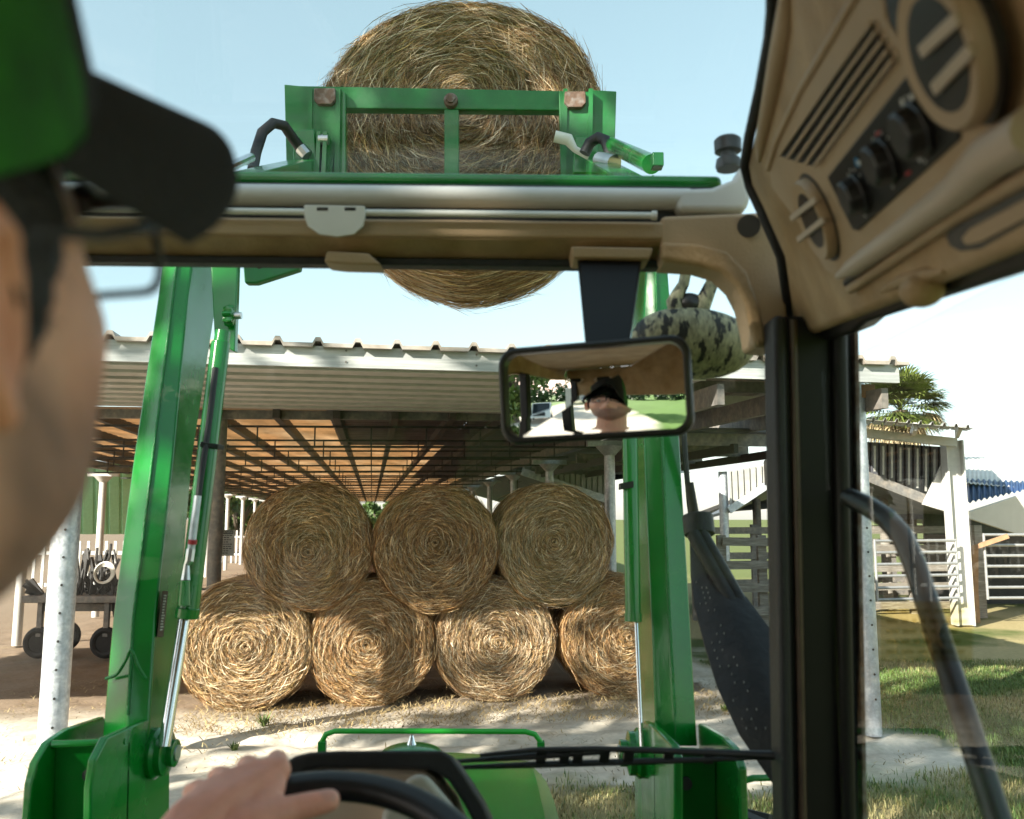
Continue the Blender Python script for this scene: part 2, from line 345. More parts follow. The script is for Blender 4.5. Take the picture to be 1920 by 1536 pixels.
# grass blades and dry straw litter
def blades(name, n, area, keep, h0, h1, cols, wd=.006, flat=0.0):
    x = rng.uniform(area[0], area[1], n * 3); y = rng.uniform(area[2], area[3], n * 3); k = keep(x, y); x = x[k][:n]; y = y[k][:n]; n = len(x)
    h = rng.uniform(h0, h1, n) * (.5 + fbm(x * 1.3, y * 1.3)); az = rng.uniform(0, 2 * PI, n); ln = rng.uniform(.1, .9, n) * (1 - flat) + flat * 3.0
    dx, dy = np.cos(az), np.sin(az); w = wd * rng.uniform(.6, 1.4, n)
    b = np.stack([x, y, np.full(n, -.012)], 1); s_ = np.stack([-dy * w, dx * w, 0 * w], 1)
    hh = h / np.sqrt(1 + ln ** 2); t = np.stack([dx * hh * ln, dy * hh * ln, hh], 1); m_ = b + t * .55 + np.stack([0 * h, 0 * h, h * .08], 1)
    V = np.stack([b - s_, b + s_, m_ + s_ * .7, m_ - s_ * .7, b + t + s_ * .1, b + t - s_ * .1], 1).reshape(-1, 3)
    i = np.arange(n)[:, None] * 6; Fq = np.concatenate([i + [0, 1, 2, 3], i + [3, 2, 4, 5]], 0)
    ci = np.clip((fbm(x * .8 + 50, y * .8) - .42) * 4 + rng.normal(0, .3, n), 0, 1)[:, None]
    c = (np.array(cols[0]) * (1 - ci) + np.array(cols[1]) * ci) * rng.uniform(.6, 1.35, n)[:, None]
    o = arrays(name, V, Fq, 'leaf', col=np.repeat(c, 6, 0)); tag(o, kind='stuff'); return o
g_keep = lambda x, y: (sandmask(x, y) + rng.normal(0, .16, len(x)) < .35) & (np.abs(x) < y * .75 + 1)
tag(blades('grass', 90000, (-1, 11, 2.2, 13), g_keep, .025, .075, ((.085, .15, .03), (.32, .27, .12)), .0045), 'short patchy green and straw coloured grass beside the sandy yard', 'grass')
s_keep = lambda x, y: (sandmask(x, y) > .6) & (fbm(x * 1.7 + 9, y * 1.7) + rng.normal(0, .08, len(x)) > .52) & (np.abs(x) < y * .75 + 1)
tag(blades('straw_litter', 5000, (-7, 4.5, 4.5, 11.5), s_keep, .03, .10, ((.16, .12, .05), (.42, .33, .18)), .004, .9), 'loose bits of straw scattered over the pale sand', 'straw')

u_keep = lambda x, y: (lambda s: (s[1] > 9.0) & (s[1] < 10.4 + rng.normal(0, .2, len(x))) & (s[0] > -1.9) & (s[0] < 4.4))(toS(x, y))
tag(blades('loose_hay', 5000, (-4.5, 3.5, 8.6, 11.2), u_keep, .04, .13, ((.20, .13, .05), (.50, .38, .2)), .0045, .8), 'loose hay fallen along the foot of the stacked bales', 'hay')
def weed(px, py, n, h, lab, sd):
    b_ = G(px, py); r = np.random.default_rng(sd); V = []
    for k in range(n):
        az = r.uniform(0, 2 * PI); ln = r.uniform(.2, 1.1); hh = h * r.uniform(.5, 1.1); d = Vector((math.cos(az) * ln * hh, math.sin(az) * ln * hh, hh)); s_ = Vector((-math.sin(az), math.cos(az), 0)) * .008; c = b_ + Vector((r.normal(0, .012), r.normal(0, .012), -.03)); V += [c - s_ * .6, c + s_ * .6, c + d * .55 + s_, c + d * .55 - s_, c + d * .55 - s_, c + d * .55 + s_, c + d + s_ * .1, c + d - s_ * .1]
    col = np.repeat(np.array([.10, .14, .035]) * r.uniform(.6, 1.5, n)[:, None], 8, 0)
    tag(arrays('weed', np.array([tuple(v) for v in V]), np.arange(len(V)).reshape(-1, 4), 'leaf', col=col), lab, 'weed')
weed(495, 1358, 46, .14, 'small green weed growing in the sand in front of the left bottom bale', 1); weed(440, 1402, 26, .08, 'tiny weed tuft in the sand beside the left loader arm', 2); weed(1360, 1330, 30, .10, 'small weed tuft in the sand between the right loader arm and the exhaust', 3)
# ------------------------------------------------------------------ hay bales
HAYC = np.array([[.52, .35, .17], [.62, .46, .26], [.40, .24, .10], [.27, .145, .06], [.74, .62, .42], [.46, .30, .13], [.34, .24, .09], [.22, .12, .05]])
def make_bale(name, D, Lh, nface, nside, seed, w=.0042, tint=(1, 1, 1), cx=0.0, cz=0.0, squash=1.0, mess=0.0):
    r = np.random.default_rng(seed); Rb = D / 2
    nr, na = 70, 180; th = np.linspace(0, 2 * PI, na, endpoint=False); pitch = .075
    lump = 1 + .014 * np.sin(3 * th + seed) + .010 * np.sin(5 * th + 2 * seed) + .006 * np.sin(11 * th)
    def face_h(rr, tt): return (.015 * np.sin(2 * PI * (rr / pitch - tt / (2 * PI))) + .03 * (fbm(rr * 9 * np.cos(tt) + 31 + seed, rr * 9 * np.sin(tt) + 31, 3) - .47) + .035 * np.exp(-(rr / .12) ** 2) * -1 + .05 * np.clip((rr / Rb - .86) / .14, 0, 1) ** 2)
    rows = []
    rs = np.linspace(.01, .985, nr)
    for q in rs:
        rr = Rb * q * lump; rows.append(np.stack([rr * np.cos(th), face_h(rr, th), rr * np.sin(th)], 1))
    for q, yy in [(1.0, .06), (1.004, .14)] + [(1.005 + .006 * math.sin(k * 2.1), .14 + (Lh - .3) * k / 14) for k in range(1, 15)] + [(1.0, Lh - .08), (.97, Lh), (.5, Lh), (.02, Lh)]:
        rr = Rb * q * lump * (1 + .006 * np.sin(9 * th + yy * 7)); rows.append(np.stack([rr * np.cos(th), np.full(na, yy) + 0 * th, rr * np.sin(th)], 1))
    V0 = np.concatenate(rows); nrow = len(rows); i = np.arange((nrow - 1) * na); a = i // na * na; j = i % na; jn = (j + 1) % na
    F0 = np.stack([a + j, a + jn, a + na + jn, a + na + j], 1)
    rr0 = np.hypot(V0[:, 0], V0[:, 2]); c0 = np.outer(.12 + .16 * fbm(V0[:, 0] * 14 + 90, V0[:, 2] * 14 + V0[:, 1] * 9 + 90), np.array([.42, .27, .12]) * 2.0 * np.array(tint))
    Vs, Fs, Cs = [V0], [F0], [c0]; off = len(V0)
    def strands(n, kind):
        nonlocal off
        ns = 4; t = np.linspace(-.5, .5, ns)[None, :]; odd = r.random(n) < .035
        hue = HAYC[r.integers(0, len(HAYC), n)] * r.uniform(.3, 1.45, n)[:, None] * np.array(tint) * np.array([1.30, 1.27, 1.30]); hue = np.where(odd[:, None], np.array([.80, .68, .47]) * r.uniform(.8, 1.1, n)[:, None], hue)
        if kind == 'face':
            u = np.sqrt(r.random(n)); R0 = Rb * (.02 + .98 * u); T0 = r.uniform(0, 2 * PI, n); ln = r.uniform(.04, .24, n) * np.clip(.35 + u, 0, 1) * np.where(odd, 1.5, 1)
            jit = r.normal(0, .26 + mess, n) + (r.random(n) < .22 + mess) * r.normal(0, .9, n) + odd * r.normal(0, .8, n)
            ex = np.cos(T0)[:, None]; ez = np.sin(T0)[:, None]
            along = t * ln[:, None]; curv = 1.0 / np.maximum(R0, .05)[:, None]
            rad = R0[:, None] - .5 * along ** 2 * curv * np.cos(jit)[:, None] + along * np.sin(jit)[:, None]; tan = along * np.cos(jit)[:, None]
            x = ex * rad - ez * tan; z = ez * rad + ex * tan
            lum = 1 + .014 * np.sin(3 * T0 + seed) + .010 * np.sin(5 * T0 + 2 * seed)
            x = x * lum[:, None] ; z = z * lum[:, None]; rn = np.hypot(x, z)
            y = face_h(rn, np.arctan2(z, x)) - r.exponential(.014, n)[:, None] - odd[:, None] * .012 - np.abs(t + r.uniform(-.3, .3, n)[:, None]) * r.exponential(.02, n)[:, None]
            clipm = rn > Rb * 1.0; f = np.where(clipm, Rb * 1.0 / rn, 1); x = x * f; z = z * f
            spir = .5 + .5 * np.sin(2 * PI * (R0 / pitch - T0 / (2 * PI)) + r.normal(0, .7, n)); hue = hue * (.56 + .58 * spir)[:, None]  # dark rings along the spiral put groove shade into strand colour
            hue = hue * (.72 + .5 * np.clip(fbm(R0 * np.cos(T0) * 4 + 60 + seed, R0 * np.sin(T0) * 4 + 60), 0, 1))[:, None]
            sx, sz = np.cos(T0), np.sin(T0); wd = w * r.uniform(.6, 1.5, n)
            roll = r.normal(0, .6, n); side = np.stack([sx * np.cos(roll), np.sin(roll), sz * np.cos(roll)], 1) * wd[:, None]
        else:
            T0 = r.uniform(0, 2 * PI, n); Y0 = r.uniform(.0, Lh, n) if kind == 'side' else r.uniform(-.01, .10, n); ln = r.uniform(.08, .30, n); jit = r.normal(0, .28, n)
            ang = T0[:, None] + t * (ln * np.cos(jit))[:, None] / Rb
            lift = r.exponential(.008, n)[:, None] + (r.random(n) < .05)[:, None] * np.clip(t + .5, 0, 1) ** 2 * r.uniform(.02, .08, n)[:, None]
            lum = 1 + .014 * np.sin(3 * ang + seed) + .010 * np.sin(5 * ang + 2 * seed) + .006 * np.sin(11 * ang)
            base = Rb * lum * np.where(Y0 < .06, .975 + .03 * np.clip(Y0, 0, .06) / .06, 1.006)[:, None] + lift
            x = base * np.cos(ang); z = base * np.sin(ang); y = Y0[:, None] + t * (ln * np.sin(jit))[:, None]
            wd = w * 1.1 * r.uniform(.6, 1.5, n); roll = r.normal(0, .5, n)
            side = np.stack([np.sin(roll) * np.cos(T0), np.cos(roll), np.sin(roll) * np.sin(T0)], 1) * wd[:, None]
        Pm = np.stack([x, y, z], -1); tp = np.array([.5, 1, 1, .35])[None, :, None]
        A = Pm - side[:, None, :] * tp; B = Pm + side[:, None, :] * tp
        V = np.stack([A, B], 2).reshape(-1, 3); i = np.arange(n)[:, None] * ns * 2
        Fq = np.concatenate([i + [2 * k, 2 * k + 1, 2 * k + 3, 2 * k + 2] for k in range(ns - 1)], 0)
        Vs.append(V); Fs.append(Fq + off); Cs.append(np.repeat(hue, ns * 2, 0)); off += len(V)
    strands(nface, 'face'); strands(nside, 'side'); strands(nside // 4, 'rim')
    V = np.concatenate(Vs)
    # slight spiral-centre offset, squash
    rr = np.hypot(V[:, 0], V[:, 2]) / Rb; k = np.clip(1 - rr, 0, 1); V[:, 0] += cx * k; V[:, 2] += cz * k; V[:, 2] *= squash
    return arrays(name, V, np.concatenate(Fs), 'hay', col=np.concatenate(Cs))
def place(o, pos, yaw, roll=0.0, pitch=0.0):
    o.matrix_world = Matrix.Translation(pos) @ Matrix.Rotation(yaw, 4, 'Z') @ Matrix.Rotation(pitch, 4, 'X') @ Matrix.Rotation(roll, 4, 'Y')
bt = [make_bale('hay_bale', 1.43, 1.2, 24000, 8000, 1, w=.0021, mess=.06), make_bale('hay_bale', 1.42, 1.2, 24000, 8000, 2, w=.0021, tint=(.97, .90, .82), cx=.04, cz=-.05, mess=.10), make_bale('hay_bale', 1.40, 1.2, 24000, 8000, 3, w=.0021, tint=(1.04, 1.05, 1.10), cx=-.03, mess=.04)]
bales = [
 (0, 460, 9.55, None, 0.3, 'sunlit round hay bale at the left end of the bottom row'),
 (1, 697, 9.80, None, 2.1, 'sunlit round hay bale on the sand, second from the left in the bottom row'),
 (2, 930, 10.02, None, 4.0, 'half shaded round hay bale on the sand, third from the left in the bottom row'),
 (1, 1168, 10.22, None, 5.3, 'round hay bale at the right end of the bottom row, behind the loader arm'),
 (1, 580, 9.72, 1025, 0.9, 'shaded golden round hay bale at the left end of the upper row'),
 (1, 818, 9.88, 1027, 3.6, 'shaded brown round hay bale in the middle of the upper row'),
 (2, 1040, 10.15, 1020, 1.2, 'paler greyish round hay bale at the right end of the upper row')]
used = set()
for t, px, d, py, roll, lab in bales:
    o = bt[t]
    if t in used: o = o.copy(); COL.objects.link(o)
    used.add(t)
    p = P(px, py if py else 1200, d)
    if not py: p.z = .715 - .045
    place(o, p, SA + random.uniform(-.03, .03), roll); tag(o, lab, 'hay bale', 'round hay bales stacked under the shed')
D0 = 546 * 4.5 / F
lb = make_bale('hay_bale', D0, .80, 38000, 18000, 5, w=.0015, tint=(1.05, 1.06, 1.14), cz=.16, mess=.18, squash=.95)
place(lb, P(864, 244, 4.5), -.02, 0.0, R_(-1)); tag(lb, 'large round hay bale held high in the air on the raised front loader', 'hay bale')

# ------------------------------------------------------------------ hay shed (open pole barn)
shed = thing('hay_shed', S(0, 11.1, 0), 'long open pole barn with galvanised fascia and amber roof over the stacked hay bales', 'shed')
YF, ZF, YM = 7.5, 3.42, 11.0
MB().prism([S(-11, YF, ZF - .02), S(5.05, YF, ZF - .02), S(5.05, YF, ZF + .165), S(-11, YF, ZF + .165)], SY * .05).build('fascia', 'fascia', shed)
q = MB()
for k in range(14):
    x0 = -10.6 + k * 1.15
    for z in (.03, .13): MB().cyl(S(x0, YF - .008, ZF + z), S(x0, YF + .01, ZF + z), .009, n=8).build('fascia_screw', 'galvdark', shed)
corr('canopy_roof', S(-11.2, YF - .07, ZF + .18), S(5.12, YF - .07, ZF + .18), S(5.12, YM + .3, ZF + .24), S(-11.2, YM + .3, ZF + .24), 48, .05, 'roofedge', shed, trap=True, thick=.035)
for k in range(8):     # closely spaced flat purlins under the front canopy
    y0 = YF + .10 + k * .42; z0 = ZF - .02 + .004 * k
    MB().prism([S(-11, y0, z0), S(3.1, y0, z0), S(3.1, y0 + .375, z0 + .012), S(-11, y0 + .375, z0 + .012)], (0, 0, .03)).prism([S(-11, y0 - .012, z0 - .016), S(3.1, y0 - .012, z0 - .016), S(3.1, y0 - .012, z0 + .06), S(-11, y0 - .012, z0 + .06)], SY * .01).build('purlin', 'soffit', shed)
for x in (3.25, 4.1, 4.95): MB().beam(S(x, YF + .1, ZF - .16), S(x, YM + 5, ZF + .02), .07, .2).build('rafter', 'galvdark', shed)
for k, y in enumerate((8.6, 9.7, 10.8, 12, 13.4)): MB().beam(S(3.15, y, ZF + .07), S(5.3, y + .1, ZF + .10), .06, .12).build('purlin', 'soffit' if k % 2 else 'galvdark', shed)
def pipepost(name, base, top, r, m='galv', parent=None, holes=0, hole_dir=None):
    q = MB(); q.cyl(base, top, r, n=28); 
    if holes:
        q.cur = 1
        for k in range(holes):
            c = base + Vector((0, 0, .35 + k * .235)) + hole_dir * (r - .002); q.cyl(c, c + hole_dir * .006, .011, n=10)
    return q.build(name, [m, 'truss'] if holes else m, parent)
def hd(b): v = -(b - Vector((-.25, 0, 0))); v.z = 0; return v.normalized()
b1 = G(94, 1440); b2 = G(1637, 1378)
c1 = pipepost('front_column', b1, b1 + Vector((0, 0, ZF)), .115, 'galv', shed, 8, hd(b1)); c1['label'] = 'galvanised front column at left with a row of bolt holes'
c2 = pipepost('front_column', b2, b2 + Vector((0, 0, ZF + .2)), .085, 'galv', shed, 9, (hd(b2) + Vector((.5, 0, 0))).normalized())
MB().box(b2 + Vector((.02, 0, ZF - .05)), .3, .16, .14).build('column_bracket', 'woodwarm', shed, bevel=.01)
XL, XR, YE = -5.75, 3.25, 74
def ztop(xs): return 3.40 + (xs - XL) / (XR - XL) * .10
def rows(x0, x1, m, y0=YM, y1=YE, n=1): return corr('roof_sheet', S(x0, y0, ztop(x0) + .02), S(x0, y1, ztop(x0) + .02), S(x1, y1, ztop(x1) + .02), S(x1, y0, ztop(x1) + .02), n, .025, m, shed, trap=False)
rows(XL - .3, -.6, 'amber', n=220); rows(-.6, 1.35, 'amber', y0=16.5, n=205); rows(-.6, 1.35, 'roofdark', y1=16.5, n=18)  # amber left, dark right: the roof's lit and shaded sides put into sheet colour
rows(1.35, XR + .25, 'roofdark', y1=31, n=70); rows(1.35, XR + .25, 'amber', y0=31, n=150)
for k in range(13):
    x = XL + .1 + k * .74
    MB().beam(S(x, YM - .05, ztop(x) - .055), S(x, YE, ztop(x) - .055), .085, .12).build('roof_purlin', 'purlindark', shed)
for k in range(17):   # light trusses crossing the shed
    y = YM + .9 + k * 2.1 * (1 + .02 * k); q = MB()
    q.beam(S(XL, y, ztop(XL) - .40), S(XR, y, ztop(XR) - .40), .028, .03); q.beam(S(XL, y, ztop(XL) - .125), S(XR, y, ztop(XR) - .125), .028, .03)
    for j in range(12):
        x = XL + .4 + j * .76; q.beam(S(x, y, ztop(x) - .40), S(x, y, ztop(x) - .125), .018, .018, up=(0, 1, 0))
    q.build('truss', 'truss', shed)
for k in range(15):
    y = 11.5 + k * 4.1
    for x, r in ((XL, .075), (XR, .075)):
        if x == XL and k < 1: continue
        b_ = S(x, y, 0); q = MB(); q.cyl(b_, S(x, y, ztop(x) - .42), r, n=16); q.cyl(S(x, y, ztop(x) - .55), S(x, y, ztop(x) - .42), r, r * 2.6, n=16); q.beam(S(x - .32, y, ztop(x) - .38), S(x + .32, y, ztop(x) - .38), .1, .08)
        q.build('column', 'whitepost' if x == XL else 'galv', shed)
for x in (XL, XR): MB().beam(S(x, YM, ztop(x) - .2), S(x, YE, ztop(x) - .2), .08, .16).build('eave_beam', 'galvdark', shed)
pb = S(-1.93, 11.3, 0); pipepost('column', pb, pb + Vector((0, 0, 3.42)), .085, 'galvdark', shed); MB().beam(S(XL, 11.25, 3.36), S(XR, 11.25, 3.46), .09, .12).build('front_beam', 'galvdark', shed)
sr = MB(); sr.prism([S(3.5, 10.6, 3.22), S(5.75, 10.6, 3.22), S(5.75, 23, 3.30), S(3.5, 23, 3.30)], (0, 0, .05)); sr.build('side_roof', 'roofdark', shed)
for k in range(7): MB().beam(S(3.5, 10.7 + k * 1.9, 3.12), S(5.8, 10.7 + k * 1.9, 3.12), .07, .16).build('side_rafter', 'galvdark', shed)
for x in (3.7, 4.7, 5.7): MB().beam(S(x, 10.55, 3.0), S(x, 23, 3.06), .06, .12).build('side_purlin', 'truss', shed)
# warning notice on that column
sg = P(423, 1018, 10.95); srt = SR
sign = thing('warning_sign', (sg.x, sg.y, sg.z - .17), 'small grey warning notice with rows of fine print on the dark inner column', 'sign')
q = MB(); u_ = SR; z_ = Vector((0, 0, 1)); n_ = -SY
def plate(mb, c, w, h, th): return mb.prism([c - u_ * w / 2 - z_ * h / 2, c + u_ * w / 2 - z_ * h / 2, c + u_ * w / 2 + z_ * h / 2, c - u_ * w / 2 + z_ * h / 2], n_ * th)
plate(q, sg, .22, .33, .006).build('plate', 'sign', sign, bevel=.002)
q = MB(); plate(q, sg + z_ * .135 + n_ * .0062, .19, .045, .002); q.build('header_band', 'asph', sign)
def text(body, c, u, up, size, m, parent, name='lettering', th=.001):
    cu = bpy.data.curves.new(name, 'FONT'); cu.body = body; cu.size = size; cu.align_x = 'CENTER'; cu.align_y = 'CENTER'; cu.extrude = th
    to = bpy.data.objects.new(name, cu); COL.objects.link(to); dg = bpy.context.evaluated_depsgraph_get(); me = bpy.data.meshes.new_from_object(to.evaluated_get(dg)); bpy.data.objects.remove(to)
    u = Vector(u).normalized(); up = Vector(up).normalized(); w = u.cross(up); mt = Matrix((u, up, w)).transposed().to_4x4(); mt.translation = Vector(c) - (ORG[parent.name] if parent else Vector())
    me.transform(mt); me.materials.clear(); me.materials.append(M[m]); o = bpy.data.objects.new(name, me); COL.objects.link(o); o.parent = parent; ORG[o.name] = ORG[parent.name]; return o
text('WARNING', sg + z_ * .135 + n_ * .0095, u_, z_, .042, 'sign', sign)
q = MB()
for k in range(9):
    w = random.uniform(.12, .18); x = -.09
    while x < w - .09:
        l = random.uniform(.015, .035); plate(q, sg + u_ * (x + l / 2) + z_ * (.095 - k * .028) + n_ * .0062, l, .012, .001); x += l + .008
q.build('fine_print', 'asph', sign)

# ------------------------------------------------------------------ other barns on the right
def quad_slab(mb, a, b, c, d, th): a, b, c, d = map(Vector, (a, b, c, d)); return mb.prism([a, b, c, d], Vector((0, 0, -th)))
B = thing('cattle_barn', (5.2, 20.5, 0), 'dark roofed open cattle barn with pale corrugated gable panels behind the hay shed', 'barn')
corr('gable_panel', P(980, 858, 19), P(1146, 874, 19), P(1146, 936, 19), P(980, 882, 19), 16, .05, 'corr', B, trap=True)
corr('gable_panel', P(1366, 884, 17), P(1470, 866, 17), P(1470, 886, 17), P(1369, 954, 17), 9, .05, 'corr', B, trap=True)
for a, b, w, h in ((P(978, 884, 18.9), P(1148, 940, 18.9), .10, .16), (P(1367, 957, 16.9), P(1472, 887, 16.9), .10, .14), (P(975, 855, 18.8), P(1150, 868, 18.8), .1, .14), (P(1270, 880, 17.1), P(1474, 873, 17.1), .1, .16)): MB().beam(a, b, w, h).build('trim_beam', 'galv', B)
q = MB(); quad_slab(q, P(1150, 940, 19), P(978, 884, 19), P(845, 914, 44), P(1010, 960, 44), .06); q.build('roof', 'roofdark', B)
q = MB(); quad_slab(q, P(1300, 975, 21), P(1372, 955, 17), P(1480, 884, 17), P(1480, 925, 30), .06); q.build('roof', 'roofdark', B)
for i, (px, py, d, zt) in enumerate(((1355, 885, 17.2, 0), (965, 880, 21, 0), (1418, 935, 19, 0), (1135, 942, 19.5, 0))):
    t = P(px, py, d); pipepost('post', Vector((t.x, t.y, 0)), t, .09, 'galv' if i < 1 else 'galvdark', B)
for k in range(7):
    MB().beam(P(1290 + k * 5, 972 - k * 2, 24), P(1480, 900 + k * 8, 20 + k), .06, .1).build('rafter', 'truss', B)
Cb = thing('lean_to_barn', (9.0, 19, 0), 'lean-to barn with white steel post and dark ribbed wall panel right of the cab pillar', 'barn')
corr('roof', P(1560, 781, 16), P(1826, 803, 16), P(1812, 808, 22), P(1560, 790, 22), 12, .06, 'corr', Cb, trap=True)
q = MB(); q.beam(P(1560, 806, 17), P(1792, 830, 17), .12, .17); q.build('eave_beam', 'whitepost', Cb)
for px in (1716, 1800): MB().beam(P(px, 800, 16.2), P(px - 6, 815, 17.2), .07, .15).build('roof_strut', 'whitepost', Cb)
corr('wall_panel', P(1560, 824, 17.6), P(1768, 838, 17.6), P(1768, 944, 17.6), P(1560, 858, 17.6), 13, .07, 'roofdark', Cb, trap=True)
q = MB()
for k in range(8): px = 1640 + k * 16; q.beam(P(px, 836 + k, 17.45), P(px, 884 + k * 6.2, 17.45), .035, .03, up=(0, 1, 0))
q.build('wall_rib', 'corr', Cb)
q = MB(); q.beam(P(1560, 868, 17.4), P(1772, 952, 17.4), .1, .2); q.build('trim_beam', 'galvdark', Cb)
t = P(1784, 826, 17.2); q = MB(); b_ = Vector((t.x, t.y, 0)); q.box((t.x, t.y, t.z / 2), .34, .04, t.z); q.box((t.x - .16, t.y, t.z / 2), .03, .26, t.z); q.box((t.x + .16, t.y, t.z / 2), .03, .26, t.z); q.build('steel_post', 'whitepost', Cb)
MB().prism([P(1776, 850, 17.3), P(1776, 960, 17.3), P(1730, 946, 17.3)], (0, .05, 0)).build('gusset', 'whitepost', Cb)
t = P(1655, 920, 20); pipepost('post', Vector((t.x, t.y, 0)), t, .11, 'wood', Cb)
q = MB(); quad_slab(q, P(1560, 872, 17.8), P(1790, 955, 17.8), P(1790, 985, 27), P(1560, 960, 27), .06); q.build('lower_roof', 'roofdark', Cb)
Hb = thing('stable', (13.5, 21, 0), 'low building with white metal roof and a blue corrugated skirt at the right edge', 'building')
corr('upper_roof', P(1790, 905, 20), P(2120, 935, 20), P(2120, 858, 27), P(1790, 858, 27), 40, .03, 'whiteroof', Hb)
corr('skirt_roof', P(1790, 950, 19), P(1935, 918, 19.6), P(1935, 906, 20.5), P(1790, 900, 20.5), 14, .06, 'blueroof', Hb)
q = MB(); q.prism([P(1798, 966, 18.6), P(1935, 921, 18.6), P(2100, 930, 18.6), P(2100, 1080, 18.6), P(1935, 1010, 18.6)], (0, .12, 0)); q.build('gable', 'whiteroof', Hb)
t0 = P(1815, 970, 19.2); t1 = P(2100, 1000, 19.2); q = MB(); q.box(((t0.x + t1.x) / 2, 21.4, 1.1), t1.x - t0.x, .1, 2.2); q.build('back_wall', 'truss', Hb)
for px, dd in ((1818, 18.5), (1830, 18.2)): t = P(px, 985, dd); MB().box((t.x, t.y, t.z / 2), .16, .14, t.z).build('post', 'wood', Hb)
# fences and gates
def board_fence(name, p0, p1, nb, top, label, m='wood', posts=3, th=.03, bh=.14):
    f = thing(name, ((p0 + p1) / 2), label, 'fence'); p0 = Vector((p0.x, p0.y, 0)); p1 = Vector((p1.x, p1.y, 0))
    for k in range(nb):
        z = .18 + (top - .25) * k / max(nb - 1, 1); MB().beam(p0 + Vector((0, 0, z + random.uniform(-.02, .02))), p1 + Vector((0, 0, z + random.uniform(-.02, .02))), th, bh).build('rail', m, f)
    for k in range(posts):
        c = p0.lerp(p1, k / (posts - 1)) + Vector((0, .1, 0)); MB().box(c + Vector((0, 0, top / 2)), .14, .12, top + .1).build('post', m, f)
    return f
gz = lambda px, d: Vector(((px - 960) / F * d, d, 0))
board_fence('board_fence', gz(1350, 14.5), gz(1500, 14.5), 5, 1.75, 'grey weathered board fence behind the exhaust stack')
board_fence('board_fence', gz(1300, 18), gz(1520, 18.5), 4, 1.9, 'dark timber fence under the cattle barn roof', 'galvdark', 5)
board_fence('board_fence', gz(1600, 19), gz(1800, 19.5), 5, 1.9, 'pale weathered board fence under the lean-to barn', 'wood', 3, bh=.16)
def gate(p0, p1, n, z0, z1, label, ups=3):
    g = thing('pipe_gate', ((p0 + p1) / 2), label, 'gate'); q = MB()
    for k in range(n): z = z0 + (z1 - z0) * k / (n - 1); MB().tube([p0 + Vector((0, 0, z)), p1 + Vector((0, 0, z))], .028, 8).build('rail', 'pipe', g)
    for k in range(ups): c = p0.lerp(p1, k / (ups - 1)); MB().tube([c + Vector((0, 0, z0 - .03)), c + Vector((0, 0, z1 + .03))], .026, 8).build('upright', 'pipe', g)
    return g
board_fence('board_fence', gz(1600, 22.5), gz(1800, 22.5), 7, 2.2, 'dark timber pen wall deep under the lean-to barn', 'galvdark', 4)  # added behind the fence; dark colour stands in for shade under the roof
gate(gz(1632, 16.5), gz(1782, 16.9), 6, .55, 1.65, 'silver tubular livestock gate left of the white post', 3)
gate(gz(1835, 17.4), gz(2080, 17.6), 7, .5, 1.75, 'tubular corral panel at the right edge in front of the stable', 3)
gp = thing('gate_post', gz(1828, 17.3), 'brown angled timber gate post beside the white steel post', 'post')
q = MB(); q.beam(P(1826, 1110, 17.2), P(1826, 1028, 17.2), .12, .12, up=(0, 1, 0)); q.beam(P(1822, 1028, 17.2), P(1890, 1005, 17), .11, .09); t = P(1826, 1110, 17.2); q.box((t.x, t.y, t.z / 2), .12, .12, t.z); q.build('timber', 'woodwarm', gp)
bl = P(1448, 866, 10.3); o = MB(); o.cyl((bl.x, bl.y, 0), (bl.x, bl.y, bl.z), .075); o.cyl((bl.x, bl.y, bl.z - .28), (bl.x, bl.y, bl.z), .1); o.ell((bl.x, bl.y, bl.z), (.1, .1, .045)); tag(o.build('pipe_post', 'galv'), 'capped grey pipe post beside the cab pillar', 'post')

# ------------------------------------------------------------------ left background
tp = thing('tarp_screen', (-9.6, 20, 0), 'pale green translucent screen hung at the far left side of the shed', 'screen')
a = P(60, 868, 19); b_ = P(262, 868, 20.5); c = P(262, 1002, 20.5); d_ = P(60, 1002, 19)
corr('sheet', a, b_, c, d_, 8, .05, 'tarp', tp, trap=True)
MB().tube([P(60, 867, 18.9), P(262, 867, 20.4)], .03, 8).build('top_rail', 'pipe', tp)
def fence_rails(px0, px1, d, label):
    f = thing('picket_fence', gz((px0 + px1) / 2, d), label, 'fence')
    n = int((px1 - px0) / F * d / .22); p0, p1 = gz(px0, d), gz(px1, d)
    q = MB()
    for k in range(n): c = p0.lerp(p1, k / n); q.box(c + Vector((0, 0, .75)), .07, .03, 1.5)
    q.build('pickets', 'whitepost', f)
    for z in (.4, 1.2): MB().beam(p0 + Vector((0, .03, z)), p1 + Vector((0, .03, z)), .04, .09).build('rail', 'whitepost', f)
fence_rails(60, 275, 22, 'pale picket fence behind the farm cart at left'); fence_rails(370, 520, 40, 'distant white picket fence at the far end of the shed')
